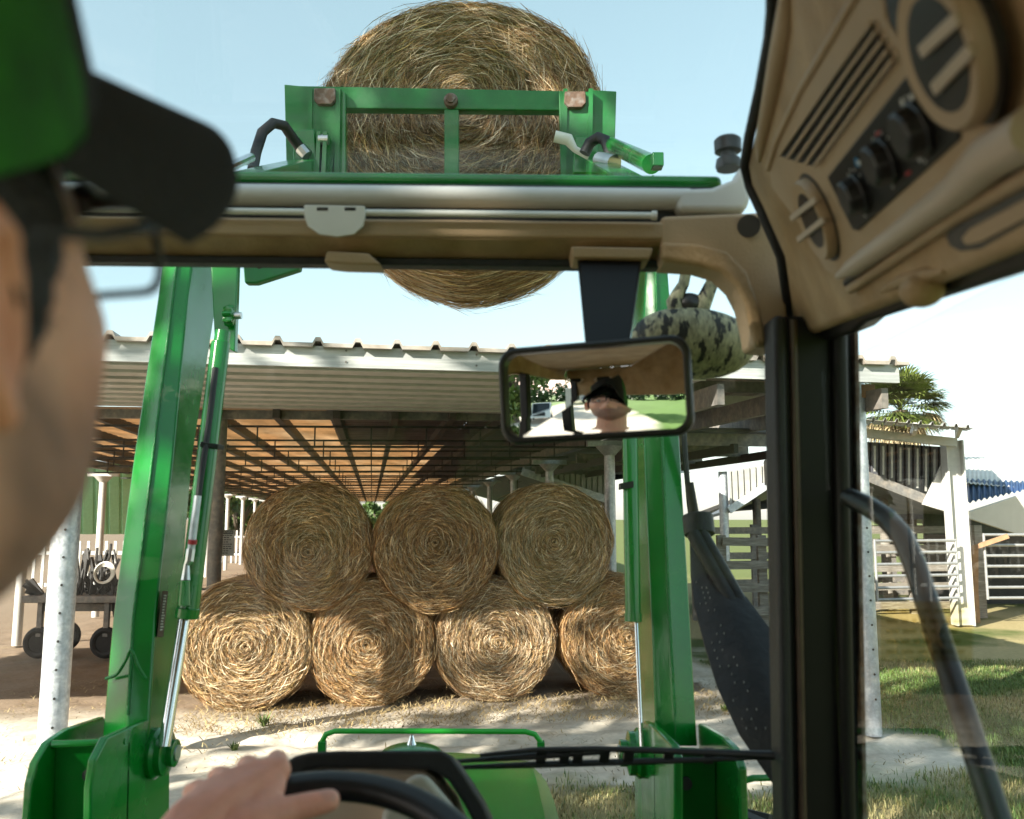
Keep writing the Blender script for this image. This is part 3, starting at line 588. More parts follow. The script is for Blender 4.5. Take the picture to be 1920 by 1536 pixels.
# flat farm cart with coiled rope
fc = thing('farm_cart', gz(180, 13.5), 'dark farm cart loaded with tack and a coil of rope at left under the shed', 'cart')
cx0 = gz(180, 13.5)
q = MB(); q.box(cx0 + Vector((0, 0, .88)), 1.5, 1.0, .10); q.box(cx0 + Vector((0, 0, .72)), 1.4, .08, .12); q.build('bed', 'galvdark', fc, bevel=.01)
for sx in (-.5, .5):
    for sy in (-.4, .4):
        w = MB(); c = cx0 + Vector((sx, sy, .33)); c.z = .24; w.torus(c, (1, 0, 0), (0, 0, 1), .18, .055, 24, 8); w.cyl(c + Vector((0, -.03, 0)), c + Vector((0, .03, 0)), .15, n=20); w.build('wheel', 'tyre', fc)
        MB().box(cx0 + Vector((sx, sy, .58)), .07, .07, .5).build('axle_leg', 'galvdark', fc)
q = MB()
for k in range(70):
    x = random.uniform(-.7, .7); z = 1.0 + .75 * random.random() * (1 - abs(x - .1)); y = random.uniform(-.35, .35); q.beam(cx0 + Vector((x, y, .93)), cx0 + Vector((x + random.uniform(-.22, .22), y + random.uniform(-.2, .2), z)), random.uniform(.015, .06), random.uniform(.02, .10))
for k in range(14):
    x = random.uniform(-.5, .55); z = random.uniform(1.1, 1.7); q.tube([cx0 + Vector((x, -.3, z)), cx0 + Vector((x + random.uniform(-.05, .1), -.36, z - .2)), cx0 + Vector((x + random.uniform(-.1, .15), -.32, z - random.uniform(.3, .6)))], .02, 6)
q.build('tack_pile', 'truss', fc)
q = MB(); c = cx0 + Vector((.42, -.42, 1.25))
for k in range(4): q.torus(c + Vector((.01 * k, -.012 * k, .008 * k)), (1, 0, .1), (0, 0, 1), .12 + .012 * k, .012, 24, 6, rv=.012)
q.build('rope_coil', 'white', fc)
im = thing('farm_implement', gz(400, 14.2), 'dark steel farm implement half hidden behind the left loader arm and bales', 'implement')
cx0 = gz(400, 14.2); q = MB()
for k in range(5): q.beam(cx0 + Vector((-.5, -.3, .3 + k * .16)), cx0 + Vector((.5, .3, .3 + k * .16)), .03, .04)
for k in range(9): q.beam(cx0 + Vector((-.5 + k * .125, -.3 + k * .075, 0)), cx0 + Vector((-.5 + k * .125, -.3 + k * .075, 1.0)), .03, .03, up=(0, 1, 0))
q.build('frame', 'truss', im)

# ------------------------------------------------------------------ trees
def leaf_crown(name, lobes, n, size, parent, cols, seed):
    r = np.random.default_rng(seed); V = []; w = np.array([l[3] ** 2 for l in lobes]); w = w / w.sum(); li = r.choice(len(lobes), n, p=w)
    c = np.array([l[:3] for l in lobes])[li]; rad = np.array([l[3] for l in lobes])[li]
    d = r.normal(size=(n, 3)); d /= np.linalg.norm(d, axis=1)[:, None]; q = r.random(n) ** .45
    # leaves gather in twigs
    tw = r.normal(size=(n, 3)) * .06 * rad[:, None]; cp = c + d * (rad * q)[:, None] * np.array([1, 1, .8]) + tw
    a = r.normal(size=(n, 3)); a /= np.linalg.norm(a, axis=1)[:, None]; b = np.cross(a, r.normal(size=(n, 3))); b /= np.linalg.norm(b, axis=1)[:, None]
    s = size * r.uniform(.5, 1.4, n)[:, None]; V = np.stack([cp - a * s, cp + b * s * .45, cp + a * s, cp - b * s * .45], 1).reshape(-1, 3)
    ci = r.random(n)[:, None]; lob = r.uniform(.75, 1.25, len(lobes))[li][:, None]
    col = (np.array(cols[0]) * (1 - ci) + np.array(cols[1]) * ci) * lob
    return arrays(name, V, np.arange(n * 4).reshape(-1, 4), 'leaf', parent, np.repeat(col, 4, 0))
def tree(loc, h, cr, label, seed, n=7000, size=.16, cols=((.035, .065, .015), (.085, .125, .03)), nl=14, low=.38, group=None, spread=(1, 1)):
    r = random.Random(seed); t = thing('tree', loc, label, 'tree', group); L0 = Vector(loc); lobes = []
    q = MB(); top = L0 + Vector((r.uniform(-.3, .3), r.uniform(-.3, .3), h * low)); q.tube([L0, L0.lerp(top, .5) + Vector((r.uniform(-.1, .1), 0, 0)), top], [h * .045, h * .035, h * .028], 10)
    for k in range(nl):
        a = r.uniform(0, 2 * PI); rr = cr * math.sqrt(r.uniform(.05, .8)); c = L0 + Vector((rr * math.cos(a) * spread[0], rr * math.sin(a) * spread[1], h * r.uniform(low + .12, .88)))
        lobes.append((c.x, c.y, c.z, cr * r.uniform(.28, .46))); q.tube([top - Vector((0, 0, h * .03)), top.lerp(c, .5) + Vector((0, 0, h * .03)), c], [h * .018, h * .011, h * .004], 6)
    q.build('trunk', 'bark', t); leaf_crown('crown', lobes, n, size, t, cols, seed); return t
# oak behind the tractor at left: its shade dapples the yard on the right; also seen in the mirror
tree((-9.5, -5.5, 0), 10.5, 5.0, 'big oak behind the tractor whose shade dapples the yard', 3, 5200, .24, nl=22, low=.42, spread=(1.1, 1.0))
for i, (px, d, h, lab) in enumerate(((388, 50, 8, 'bushy green tree behind the left loader arm at the far end of the shed'), (455, 56, 6.0, 'dark green tree showing between the white shed posts'), (505, 64, 5.5, 'low pale green tree farthest right beyond the white shed posts'), (712, 92, 4.6, 'small distant bush seen in the gap between the two upper bales'))):
    tree(gz(px, d), h, h * .42, lab, 20 + i, 3000, .28, ((.03, .06, .012), (.10, .15, .035)), low=.15)
# palm
pc = P(1688, 770, 26); palm = thing('palm_tree', (pc.x, pc.y, 0), 'fan palm with shaggy dead fronds rising above the lean-to roof', 'palm')
q = MB(); q.tube([(pc.x, pc.y, 0), (pc.x + .1, pc.y, pc.z * .5), pc], [.24, .2, .22], 12); q.build('trunk', 'bark', palm)
def fronds(name, n, zlo, zhi, L0, cols, droop, seed):
    r = np.random.default_rng(seed); V = []; Fq = []; Cc = []
    for k in range(n):
        az = r.uniform(0, 2 * PI); el = r.uniform(zlo, zhi); d = Vector((math.cos(az) * math.cos(el), math.sin(az) * math.cos(el), math.sin(el))); st = L0 * r.uniform(.45, .62)
        c = Vector(pc) + d * st; sd = d.cross(Vector((0, 0, 1))).normalized(); cc = np.array(cols[0]) * (1 - r.random()) + np.array(cols[1]) * r.random()
        V0 = len(V); w = sd * .012; V += [Vector(pc) - w, Vector(pc) + w, c + w, c - w]; Fq.append([V0, V0 + 1, V0 + 2, V0 + 3]); Cc += [cc] * 4
        for j in range(15):
            f = (j - 7) / 7 * 1.35; e = d * math.cos(f) + sd * math.sin(f); ln = L0 * r.uniform(.45, .6); m_ = c + e * ln * .6; tip = c + e * ln - Vector((0, 0, ln * droop * r.uniform(.3, 1.2))); s = e.cross(d.cross(sd)).normalized() * .028
            V0 = len(V); V += [c - s * .3, c + s * .3, m_ + s, m_ - s]; Fq.append([V0, V0 + 1, V0 + 2, V0 + 3]); V += [tip, tip + s * .05]; Fq.append([V0 + 3, V0 + 2, V0 + 5, V0 + 4]); Cc += [cc * r.uniform(.7, 1.25)] * 6
    return arrays(name, np.array([tuple(v) for v in V]), Fq, 'leaf', palm, np.array(Cc))
fronds('crown', 120, -.45, 1.35, 1.45, ((.05, .085, .015), (.13, .15, .03)), .25, 4)
fronds('dead_fronds', 34, -1.2, -.15, 1.2, ((.30, .23, .12), (.42, .34, .2)), .8, 5)

# seen in the mirror: trees, a pickup, a trailer and a hedge line behind the tractor
for i, (x, y, h, lab) in enumerate(((-17, -20, 8, 'leafy tree beside the parked white pickup'), (-24, -27, 10, 'tall tree behind the white pickup'), (-16, -33, 9, 'tree beyond the pale trailer'), (-9.5, -9.5, 2.6, 'green bush at the edge of the drive'))):
    tree((x, y, 0), h, h * .42, lab, 40 + i, 3000, .09 + h * .022, low=.3 if h > 4 else .05, cols=((.05, .09, .015), (.13, .19, .04)))
r_ = [(x, -95 + random.uniform(-3, 3), random.uniform(1, 2.5), random.uniform(2.5, 4.5)) for x in np.arange(-90, 60, 3.2)]
ln = leaf_crown('distant_woods', r_, 9000, .7, None, ((.03, .06, .015), (.07, .11, .03)), 77); tag(ln, 'line of far trees beyond the green field, seen in the cab mirror', 'woods', kind='stuff')
def pickup(loc, yaw):
    t = thing('pickup_truck', loc, 'white pickup truck parked beside the drive, seen in the cab mirror', 'truck'); mtx = Matrix.Translation(loc) @ Matrix.Rotation(yaw, 4, 'Z'); W = lambda x, y, z: mtx @ Vector((x, y, z))
    q = MB(); pr = [(-2.6, .45), (-2.6, 1.05), (-.7, 1.08), (-.5, 1.1), (-.25, 1.7), (1.0, 1.72), (1.5, 1.12), (2.55, 1.0), (2.65, .45)]
    q.loft([[W(x, y * (.9 if z > 1.3 else 1), z) for x, z in pr] for y in (-.9, .9)]); q.build('body', 'carpaint', t, bevel=.05, seg=3)
    for s in (-1, 1): MB().prism([W(-.2, s * .915 * .96, 1.15), W(1.3, s * .915 * .96, 1.15), W(.95, s * .83, 1.62), W(-.1, s * .83, 1.62)], W(0, s * .01, 0) - W(0, 0, 0)).build('side_window', 'darkglass', t)
    MB().prism([W(1.52, -.75, 1.16), W(1.52, .75, 1.16), W(1.06, .7, 1.66), W(1.06, -.7, 1.66)], W(.02, 0, .02) - W(0, 0, 0)).build('windscreen', 'darkglass', t)
    MB().prism([W(2.655, -.5, .6), W(2.655, .5, .6), W(2.6, .5, .85), W(2.6, -.5, .85)], W(.015, 0, 0) - W(0, 0, 0)).build('grille', 'black', t)
    for x in (-1.7, 1.7):
        for s in (-1, 1):
            c = W(x, s * .82, .38); w = MB(); e1 = W(1, 0, 0) - W(0, 0, 0); e2 = Vector((0, 0, 1)); w.torus(c, e1, e2, .27, .11, 24, 10); w.cyl(c - e1.cross(e2) * .06, c + e1.cross(e2) * .06, .22); w.build('wheel', 'tyre', t)
pickup(Vector((-14.5, -20.5, 0)), R_(60))
tr_ = thing('stock_trailer', (-12.5, -26, 0), 'pale blue and white box trailer parked on the grass, seen in the cab mirror', 'trailer')
MB().box((-12.5, -26, 1.5), 4.2, 2.2, 2.0).build('box', 'whiteroof', tr_, bevel=.05); MB().box((-11.6, -24.88, 1.55), 1.5, .05, 1.3).build('door', 'blueroof', tr_)
for x in (-13.3, -12.0): MB().torus((x, -25.0, .4), (1, 0, 0), (0, 0, 1), .28, .1, 20, 8).build('wheel', 'tyre', tr_)

# ------------------------------------------------------------------ tractor (the cab the picture is taken from)
TX = -0.3
T = thing('tractor', (TX, 1.0, 0), 'green loader tractor with tan cab interior, seen from inside its cab', 'tractor')
def PX(px, py, X): return P(px, py, X * F / (px - 960))
def yy(x, y0): return y0 + (x - 420) * .0105
def strip(mb, x0, x1, ya, yb, d, th, yb2d=0.0, rnd=0):
    """horizontal bar following the windscreen header; ya/yb are its top and bottom at the left end"""
    rings = []
    for x in (x0, x1):
        a = P(x, yy(x, ya), d); b = P(x, yy(x, yb), d + yb2d)
        if rnd:
            c = (a + b) / 2; h = (a - b).length / 2; rings.append([c + Vector((0, -math.cos(t) * th, math.sin(t) * h)) for t in [2 * PI * k / 16 for k in range(16)]])
        else: rings.append([a, b, b + Vector((0, th, 0)), a + Vector((0, th, 0))])
    mb.loft(rings); return mb
hdr = strip(MB(), -420, 1300, 406, 441, 1.36, .07).build('windscreen_header', 'tan', T, bevel=.006)
strip(MB(), -420, 1300, 441.5, 480, 1.362, .06, .045).build('header_underside', 'tan2', hdr, bevel=.004)
strip(MB(), -420, 1330, 376, 412, 1.40, .04).build('blind_recess', 'black', hdr)
strip(MB(), -420, 1290, 347, 386, 1.40, .028, rnd=1).build('header_trim', 'silver', hdr, smooth=80)
strip(MB(), -420, 1372, 340, 350, 1.425, .03).build('seal', 'rubber', hdr, bevel=.004)
strip(MB(), -420, 1420, 479, 493, 1.40, .03).build('lower_seal', 'rubber', hdr, bevel=.003)
MB().tube([P(-420, yy(-420, 396), 1.345), P(1228, yy(1228, 396), 1.345)], .0052, 14).build('blind_rod', 'white', hdr)
MB().tube([P(1222, yy(1222, 396), 1.344), P(1231, yy(1231, 396), 1.344)], .0075, 14).build('rod_end', 'white', hdr)
o = [(570, 384), (684, 386), (685, 405), (681, 424), (664, 439), (632, 444), (598, 439), (577, 424), (570, 405)]
MB().prism([P(x, y, 1.336) for x, y in o], (0, .0045, 0)).build('pull_tab', 'white', hdr, bevel=.0015)
q = MB()
for x in (594, 646): q.prism([P(a, b, 1.3355) for a, b in ((x, 389), (x + 21, 389), (x + 21, 395), (x, 395))], (0, .0005, 0))
q.build('tab_slot', 'black', hdr)
MB().prism([P(x, y, 1.352) for x, y in ((612, 470), (690, 474), (716, 497), (640, 495), (607, 491))], (0, .05, 0)).build('visor_clip', 'tan', hdr, bevel=.004)
MB().prism([P(x, y, 1.345) for x, y in ((1070, 461), (1226, 464), (1218, 486), (1074, 484))], (0, .06, 0)).build('mirror_mount', 'tan', hdr, bevel=.004)
strip(MB(), -420, 1356, 317, 343, 1.50, .06).build('roof_lip', 'green', T, bevel=.012, seg=3)
# corner where header meets the pillar
o = [(1240, 404), (1400, 398), (1424, 396), (1450, 446), (1464, 480), (1474, 545), (1478, 590), (1484, 634), (1450, 654), (1414, 649), (1408, 612), (1397, 566), (1380, 533), (1352, 506), (1312, 494), (1240, 489)]
cn = MB().prism([P(x, y, 1.358) for x, y in o], (0, .075, 0)).build('corner_trim', 'tan', T, bevel=.008, seg=3)
o = [(1240, 452), (1310, 455), (1365, 470), (1402, 508), (1425, 570), (1440, 648), (1418, 645), (1408, 612), (1397, 566), (1380, 533), (1352, 508), (1312, 497), (1240, 487)]
MB().prism([P(x, y, 1.350) for x, y in o], (0, .02, 0)).build('corner_roll', 'tan2', cn, bevel=.008, seg=3)
MB().cyl(P(1404, 424, 1.352), P(1404, 424, 1.365), .018).build('round_recess', 'black', cn)
o = [(1270, 352), (1335, 350), (1376, 334), (1394, 303), (1402, 340), (1410, 372), (1398, 396), (1270, 395)]
MB().prism([P(x, y, 1.372) for x, y in o], (0, .05, 0)).build('silver_corner', 'silver', cn, bevel=.012, seg=3)
q = MB(); c = P(1366, 318, 1.46); q.lathe([(.020, 0), (.022, .006), (.020, .018), (.013, .022), (.013, .030), (.0225, .032), (.023, .052), (.019, .056)], 24, 'Z', c); q.build('roof_stud', 'black', T)

# overhead console on the sloping panel above the door
KN = -Vector((1, -.19, .386)).normalized(); K0 = CAM + Vector((.28, .9, .55))
def K(px, py, off=0.0): return onplane(px, py, K0 + KN * off, KN)
KE = (Vector((0, 1, 0)) - KN * KN.y).normalized(); KV = KN.cross(KE)
def kpoly(mb, pts, off, th): return mb.prism([K(x, y, off) for x, y in pts], -KN * th)
def ktube(mb, pts, r, off=0.0, n=12): return mb.tube([K(x, y, off) for x, y in pts], r, n)
con = kpoly(MB(), [(1452, -90), (1450, 40), (1436, 130), (1415, 230), (1399, 305), (1406, 345), (1429, 392), (1467, 478), (1479, 560), (1486, 630), (1510, 634), (1545, 620), (1700, 560), (1800, 520), (1990, 441), (2000, -90)], 0, .05).build('overhead_console', 'tan2', T, bevel=.012, seg=3)
ktube(MB(), [(1450, -90), (1449, 20), (1444, 70), (1426, 165), (1405, 255), (1396, 310), (1406, 350), (1428, 398), (1464, 481), (1476, 560), (1481, 615)], .0075, .002).build('edge_seal', 'rubber', con, smooth=60)
ktube(MB(), [(1478, -60), (1474, 40), (1462, 110), (1446, 190), (1430, 262), (1424, 300)], [.004, .012, .013, .012, .01, .004], .0).build('side_roll', 'tan', con, smooth=60)
bez = [(1615, -40), (1572, 54), (1505, 167), (1459, 262), (1441, 312), (1446, 352), (1500, 425), (1547, 508), (1567, 519), (1590, 504), (1797, 348), (1855, 285), (1960, 225), (1960, 205), (1862, 236), (1802, 226), (1724, 134), (1660, 37), (1650, -40)]
kpoly(MB(), bez, .014, .02).build('bezel', 'tan', con, bevel=.006, seg=3)
ktube(MB(), [(1572, 518), (1600, 501), (1700, 428), (1800, 352), (1862, 290), (1945, 243)], [.004, .010, .011, .013, .016, .016], .012).build('bezel_roll', 'tan3', con, smooth=60)  # paler plastic puts the ridge's highlight into its colour
ktube(MB(), [(1612, -20), (1570, 54), (1503, 167), (1457, 264), (1441, 316)], .0045, .014).build('bezel_edge', 'tan', con, smooth=60)
ktube(MB(), [(1595, 542), (1700, 470), (1800, 402), (1950, 318)], .006, .004).build('lower_ridge', 'tan', con, smooth=60)
ktube(MB(), [(1588, 530), (1700, 452), (1800, 384), (1950, 296)], .005, -.001).build('ridge_groove', 'black', con, smooth=60)
kpoly(MB(), [(1632, 42), (1675, 112), (1527, 313), (1459, 292)], .0148, .004).build('grille_back', 'black', con)
gt = [Vector((1632, 42, 0)), Vector((1675, 112, 0))]; gb = [Vector((1459, 292, 0)), Vector((1527, 313, 0))]
for f in (.02, .25, .5, .75, .99):
    a = gt[0].lerp(gt[1], f); b = gb[0].lerp(gb[1], f); m1 = a.lerp(b, .3) + Vector((-1.5, 0, 0))
    q = MB(); q.beam(K(a.x, a.y, .018), K(m1.x, m1.y, .018), .0032, .0022, up=KN); q.beam(K(m1.x, m1.y, .018), K(b.x, b.y, .018), .0032, .0022, up=KN); q.build('grille_bar', 'tan', con)
kpoly(MB(), [(1697, 143), (1712, 148), (1798, 250), (1796, 264), (1608, 434), (1598, 432), (1586, 408), (1550, 332)], .0165, .004).build('control_panel', 'blacktrim', con, bevel=.002)
for (px, py, ix, iy, col, r) in ((1724, 242, 1670, 236, 'dial', .0200), (1664, 300, 1611, 305, 'blue', .0190), (1613, 362, 1577, 366, 'dial', .0185)):
    c = K(px, py, .0165); q = MB(); rings = []
    for rr, h in ((r * 1.1, 0), (r * 1.1, .004), (r, .005), (r * .93, .015), (r * .8, .017)):
        rings.append([c + (KE * math.cos(t) + KV * math.sin(t)) * rr * (1 + .03 * math.cos(9 * t)) + KN * h for t in [2 * PI * k / 36 for k in range(36)]])
    q.loft(rings); kn = q.build('knob', 'black', con)
    for k in range(9):
        t = R_(-150 + k * 26); e = KE * math.cos(t) + KV * math.sin(t); MB().beam(c + e * r * 1.22 + KN * .0006, c + e * r * 1.36 + KN * .0006, .0012, .0008, up=KN).build('scale_mark', 'dial', con)
    c2 = K(ix, iy, .027); d = (c - c2); d -= KN * d.dot(KN); d.normalize(); q = MB(); q.beam(c2 - d * .002, c2 + d * .012, .004, .002, up=KN); q.build('pointer', 'dial', con)
    if col == 'blue': q = MB(); q.beam(c2 - d * .007, c2 - d * .002, .008, .002, up=KN); q.build('cold_mark', 'blue', con)
q = MB()
for px, py in ((1692, 192), (1709, 183), (1733, 191), (1724, 297)):
    for a in range(3): e = (KE * math.cos(a * PI / 3) + KV * math.sin(a * PI / 3)) * .003; q = MB() if a == 0 else q; q.beam(K(px, py, .017) - e, K(px, py, .017) + e, .0014, .001, up=KN)
    q.build('fan_symbol', 'dial', con)
q = MB()
for px, py in ((1647, 250), (1703, 325)): q = MB(); q.beam(K(px - 4, py + 3, .017), K(px + 4, py - 3, .017), .002, .001, up=KN); q.build('heat_mark', 'red', con)
def vent(px, py, ro, ri, vanes, off, wv, tilt=0.0):
    c = K(px, py, off); circ = lambda r, h: [c + (KE * math.cos(t) + KV * math.sin(t)) * r + KN * h for t in [2 * PI * k / 48 for k in range(48)]]
    MB().loft([circ(ro * 1.16, -.004), circ(ro * 1.16, .001)]).build('vent_well', 'black', con)
    vr = MB().loft([circ(ro * 1.06, 0), circ(ro * 1.06, .008), circ(ro, .012), circ(ri, .010), circ(ri * .98, .002)]).build('vent_ring', 'tan', con, smooth=50)
    MB().loft([circ(ri, 0), circ(ri, .0105)]).build('vent_throat', 'black', con)
    for x0, y0, x1, y1 in vanes: MB().beam(K(x0, y0, off + .0135), K(x1, y1, off + .0135), wv, .004, up=KN).build('vent_vane', 'tan3', con, bevel=.001)
vent(1536, 408, .046, .033, ((1484, 410, 1530, 374), (1497, 450, 1545, 412)), .014, .007)
vent(1786, 92, .050, .0385, ((1728, 98, 1797, 33), (1752, 168, 1822, 92)), .012, .009)
kpoly(MB(), [(1652, -40), (1700, -40), (1700, 30), (1712, 85), (1730, 128), (1716, 120), (1668, 42)], .0155, .004).build('dark_gap', 'black', con)
kpoly(MB(), [(1772, 442), (1782, 428), (1810, 411), (1960, 325), (1960, 398), (1835, 468), (1800, 472), (1780, 462)], .001, .004).build('grip_recess', 'black', con, bevel=.001)
kpoly(MB(), [(1800, 448), (1815, 430), (1960, 352), (1960, 392), (1838, 456), (1810, 462)], .004, .004).build('grip_bar', 'tan', con, bevel=.002)
q = MB(); q.ell(K(1729, 545, .004), (.020, .020, .016)); q.build('coat_knob', 'tan2', con, smooth=80)
ktube(MB(), [(1655, 545), (1690, 527), (1740, 514), (1770, 510)], [.003, .007, .007, .002], .0).build('knob_rim', 'tan2', con, smooth=60)
def shell(mb, a, b, c, d, t): return mb.loft([[a, b, b + t, a + t], [d, c, c + t, d + t]])
ru = Vector((.02, 0, .03))
shell(MB(), K(1450, -80), K(1995, -80), Vector((.37, .05, CH + .565)), Vector((.335, .81, CH + .565)), ru).build('console_top', 'tan2', con, smooth=0)
shell(MB(), K(1992, -85), K(1985, 440), Vector((.47, -.15, CH + .25)), Vector((.40, -.15, CH + .565)), ru).build('console_rear', 'tan2', con, smooth=0)
# door head rail below the console
kpoly(MB(), [(1482, 634), (1510, 650), (1596, 628), (1607, 618), (1618, 608), (1990, 492), (1990, 425), (1700, 540)], -.016, .04).build('door_head_rail', 'blacktrim', T, bevel=.008, seg=3)

# right cab pillar and the door frame next to it
def vbar(mb, x0, x1, yt, yb, d, th, lean=16, dx1=0):
    f = lambda x, y: P(x + (y - 640) / 900 * lean, y, d)
    return mb.prism([f(x0, yt), f(x1, yt), f(x1, yb), f(x0, yb)], (0, th, 0))
pil = vbar(MB(), 1462, 1575, 590, 1660, 1.31, .07).build('cab_pillar', 'blacktrim', T, bevel=.012, seg=3)
vbar(MB(), 1452, 1476, 590, 1660, 1.30, .06).build('pillar_seal', 'rubber', pil, bevel=.008, seg=3)
MB().tube([P(1487, 600, 1.305), P(1496, 1000, 1.305), P(1508, 1660, 1.305)], .0062, 12).build('pillar_bead', 'browntrim', pil, smooth=60)
MB().tube([P(1573, 590, 1.30), P(1580, 1000, 1.30), P(1592, 1660, 1.30)], .0115, 14).build('door_frame_tube', 'blacktrim', pil, smooth=60)
vbar(MB(), 1580, 1607, 590, 1660, 1.325, .05).build('door_seal', 'rubber', pil, bevel=.008, seg=3)
vbar(MB(), 1602, 1611, 612, 1660, 1.31, .03).build('glass_edge', 'rust', pil, bevel=.002)
MB().tube([P(1590, 932, 1.24), P(1625, 948, 1.2), P(1662, 972, 1.16), P(1692, 1006, 1.12), P(1714, 1056, 1.08), P(1758, 1190, 1.02), P(1812, 1355, .95), P(1885, 1580, .88)], [.0135, .0145, .0145, .0145, .0145, .0145, .0145, .0145], 16).build('grab_rail', 'black', T, smooth=60)
# glass
MB().prism([P(-420, 487, 1.43), P(1470, 500, 1.43), P(1490, 1800, 1.36), P(-420, 1800, 1.36)], (0, .004, 0)).build('windscreen', 'glass', T, smooth=0)
a = P(-420, 340, 1.43); b = P(1380, 350, 1.43)
MB().prism([a, b, (.30, .80, CH + .575), (-1.04, .80, CH + .575)], (0, .003, .003)).build('roof_window', 'glass', T, smooth=0)
dg = MB().prism([(.47, 1.28, CH + .22), (.47, -.75, CH + .24), (.47, -.75, 1.0), (.47, 1.28, 1.0)], (.005, 0, 0)).build('door_glass', 'glass', T, smooth=0)
def DG(px, py, X=.466): return PX(px, py, X)
MB().prism([DG(1652, 1128), DG(1824, 1128), DG(1824, 1240), DG(1652, 1240)], (-.0008, 0, 0)).build('sticker', 'sticker', dg, smooth=0)  # translucent beige patch on the door glass, rows of marks follow
q = MB()
for k in range(5):
    x = 1662
    while x < 1800: l = random.uniform(8, 26); y = 1142 + k * 19; q.prism([DG(x, y, .4645), DG(x + l, y, .4645), DG(x + l, y + 8, .4645), DG(x, y + 8, .4645)], (-.0004, 0, 0)); x += l + 7
q.build('sticker_print', 'stickerprint', dg, smooth=0)
# cab shell: ceiling, rails, posts, floor, rear
MB().prism([(-1.06, .80, CH + .56), (.33, .80, CH + .56), (.40, -.98, CH + .54), (-1.06, -.98, CH + .54)], (0, 0, .03)).build('headliner', 'tan2', T, bevel=.01)
MB().prism([(-1.12, .82, CH + .60), (.50, .82, CH + .60), (.50, -1.1, CH + .60), (-1.12, -1.1, CH + .60)], (0, 0, .10)).build('cab_roof', 'green', T, bevel=.03, seg=3)
MB().prism([(-1.06, 1.40, CH + .56), (-1.06, -1.0, CH + .56), (-1.10, -1.0, CH + .28), (-1.10, 1.40, CH + .28)], (-.03, 0, 0)).build('side_rail', 'tan2', T, bevel=.01)
MB().prism([(.43, .5, CH + .56), (.43, -1.0, CH + .56), (.47, -1.0, CH + .26), (.47, .5, CH + .26)], (.03, 0, 0)).build('side_rail', 'tan2', T, bevel=.01)
rh = MB().prism([(-1.06, -.98, CH + .54), (.46, -.98, CH + .54), (.46, -1.06, CH + .14), (-1.06, -1.06, CH + .14)], (0, -.04, 0)).build('rear_header', 'tan2', T, bevel=.01)
for x in (-1.0, -.80):
    c = Vector((x, -1.012, CH + .36)); MB().torus(c, (1, 0, 0), (0, -.26, .97), .055, .012, 28, 8).build('speaker_ring', 'tan3', rh); MB().cyl(c + Vector((0, .004, 0)), c - Vector((0, .02, 0)), .05).build('speaker', 'black', rh)
for x, y in ((-1.08, -1.06), (.46, -1.06), (-1.09, 1.40), (-1.08, -.25)): MB().beam((x, y, 1.0), (x, y, CH + .3), .07, .06, up=(0, 1, 0)).build('cab_post', 'blacktrim', T, bevel=.01)
MB().box((TX, .15, .97), 1.5, 2.4, .05).build('cab_floor', 'rubber', T)
MB().box((TX, -1.07, 1.18), 1.5, .04, .38).build('rear_panel', 'black', T); MB().box((TX, 1.36, 1.10), 1.45, .05, .26).build('front_panel', 'black', T); MB().box((-1.08, .2, 1.1), .04, 2.4, .25).build('side_panel', 'black', T)
st = MB().box((-.3, .02, 1.24), .5, .5, .12).build('seat', 'rubber', T, bevel=.04, seg=3)
MB().box((-.3, -.21, 1.56), .46, .12, .62, Matrix.Rotation(R_(-8), 3, 'X')).build('backrest', 'rubber', st, bevel=.04, seg=3); MB().box((-.3, .02, 1.09), .3, .3, .19).build('seat_base', 'black', st)

# dash, cowl and steering wheel
o1 = [(512, 1480), (518, 1452), (532, 1430), (552, 1417), (580, 1410), (640, 1407), (828, 1407), (848, 1418), (874, 1456), (905, 1505), (935, 1570), (960, 1640)]
i1 = [(930, 1640), (903, 1570), (870, 1508), (842, 1466), (822, 1450), (800, 1442), (600, 1440), (572, 1446), (556, 1460), (548, 1480)]
MB().prism([P(x, y, 1.16) for x, y in o1 + i1], (0, .16, -.05)).build('instrument_cowl', 'rubber', T, bevel=.006, seg=3)
dsh = MB().prism([P(x, y, 1.20) for x, y in ((548, 1490), (560, 1456), (600, 1443), (645, 1440), (660, 1432), (682, 1430), (700, 1438), (806, 1445), (850, 1500), (905, 1640), (548, 1640))], (0, .12, -.03)).build('dashboard', 'tan3', T, bevel=.012, seg=3)
MB().prism([P(x, y, 1.12) for x, y in ((716, 1520), (764, 1452), (797, 1446), (850, 1508), (900, 1560), (912, 1640), (690, 1640))], (0, .06, -.03)).build('column_shroud', 'dash', dsh, bevel=.012, seg=3)
Wc = P(540, 1758, .74); TAU = R_(66); WN = Vector((0, -math.cos(TAU), math.sin(TAU))); WU = Vector((1, 0, 0)); WV = Vector((0, math.sin(TAU), math.cos(TAU)))
def rim(tdeg): t = R_(tdeg); return Wc + (WU * math.cos(t) + WV * math.sin(t)) * .185
def rad(tdeg): t = R_(tdeg); return WU * math.cos(t) + WV * math.sin(t)
sw = MB().torus(Wc, WU, WV, .185, .0165, 72, 14, rv=.0145).build('steering_wheel', 'black', T, smooth=80)
for t in (-90, 30, 150): MB().beam(Wc - WN * .02, rim(t) - rad(t) * .01, .035, .012, up=WN).build('spoke', 'black', sw, bevel=.004)
MB().cyl(Wc - WN * .045, Wc + WN * .005, .055, .05, 24).build('hub', 'black', sw, bevel=.006); MB().cyl(Wc - WN * .045, Wc - WN * .5 + Vector((0, .1, 0)), .035).build('steering_column', 'black', sw)

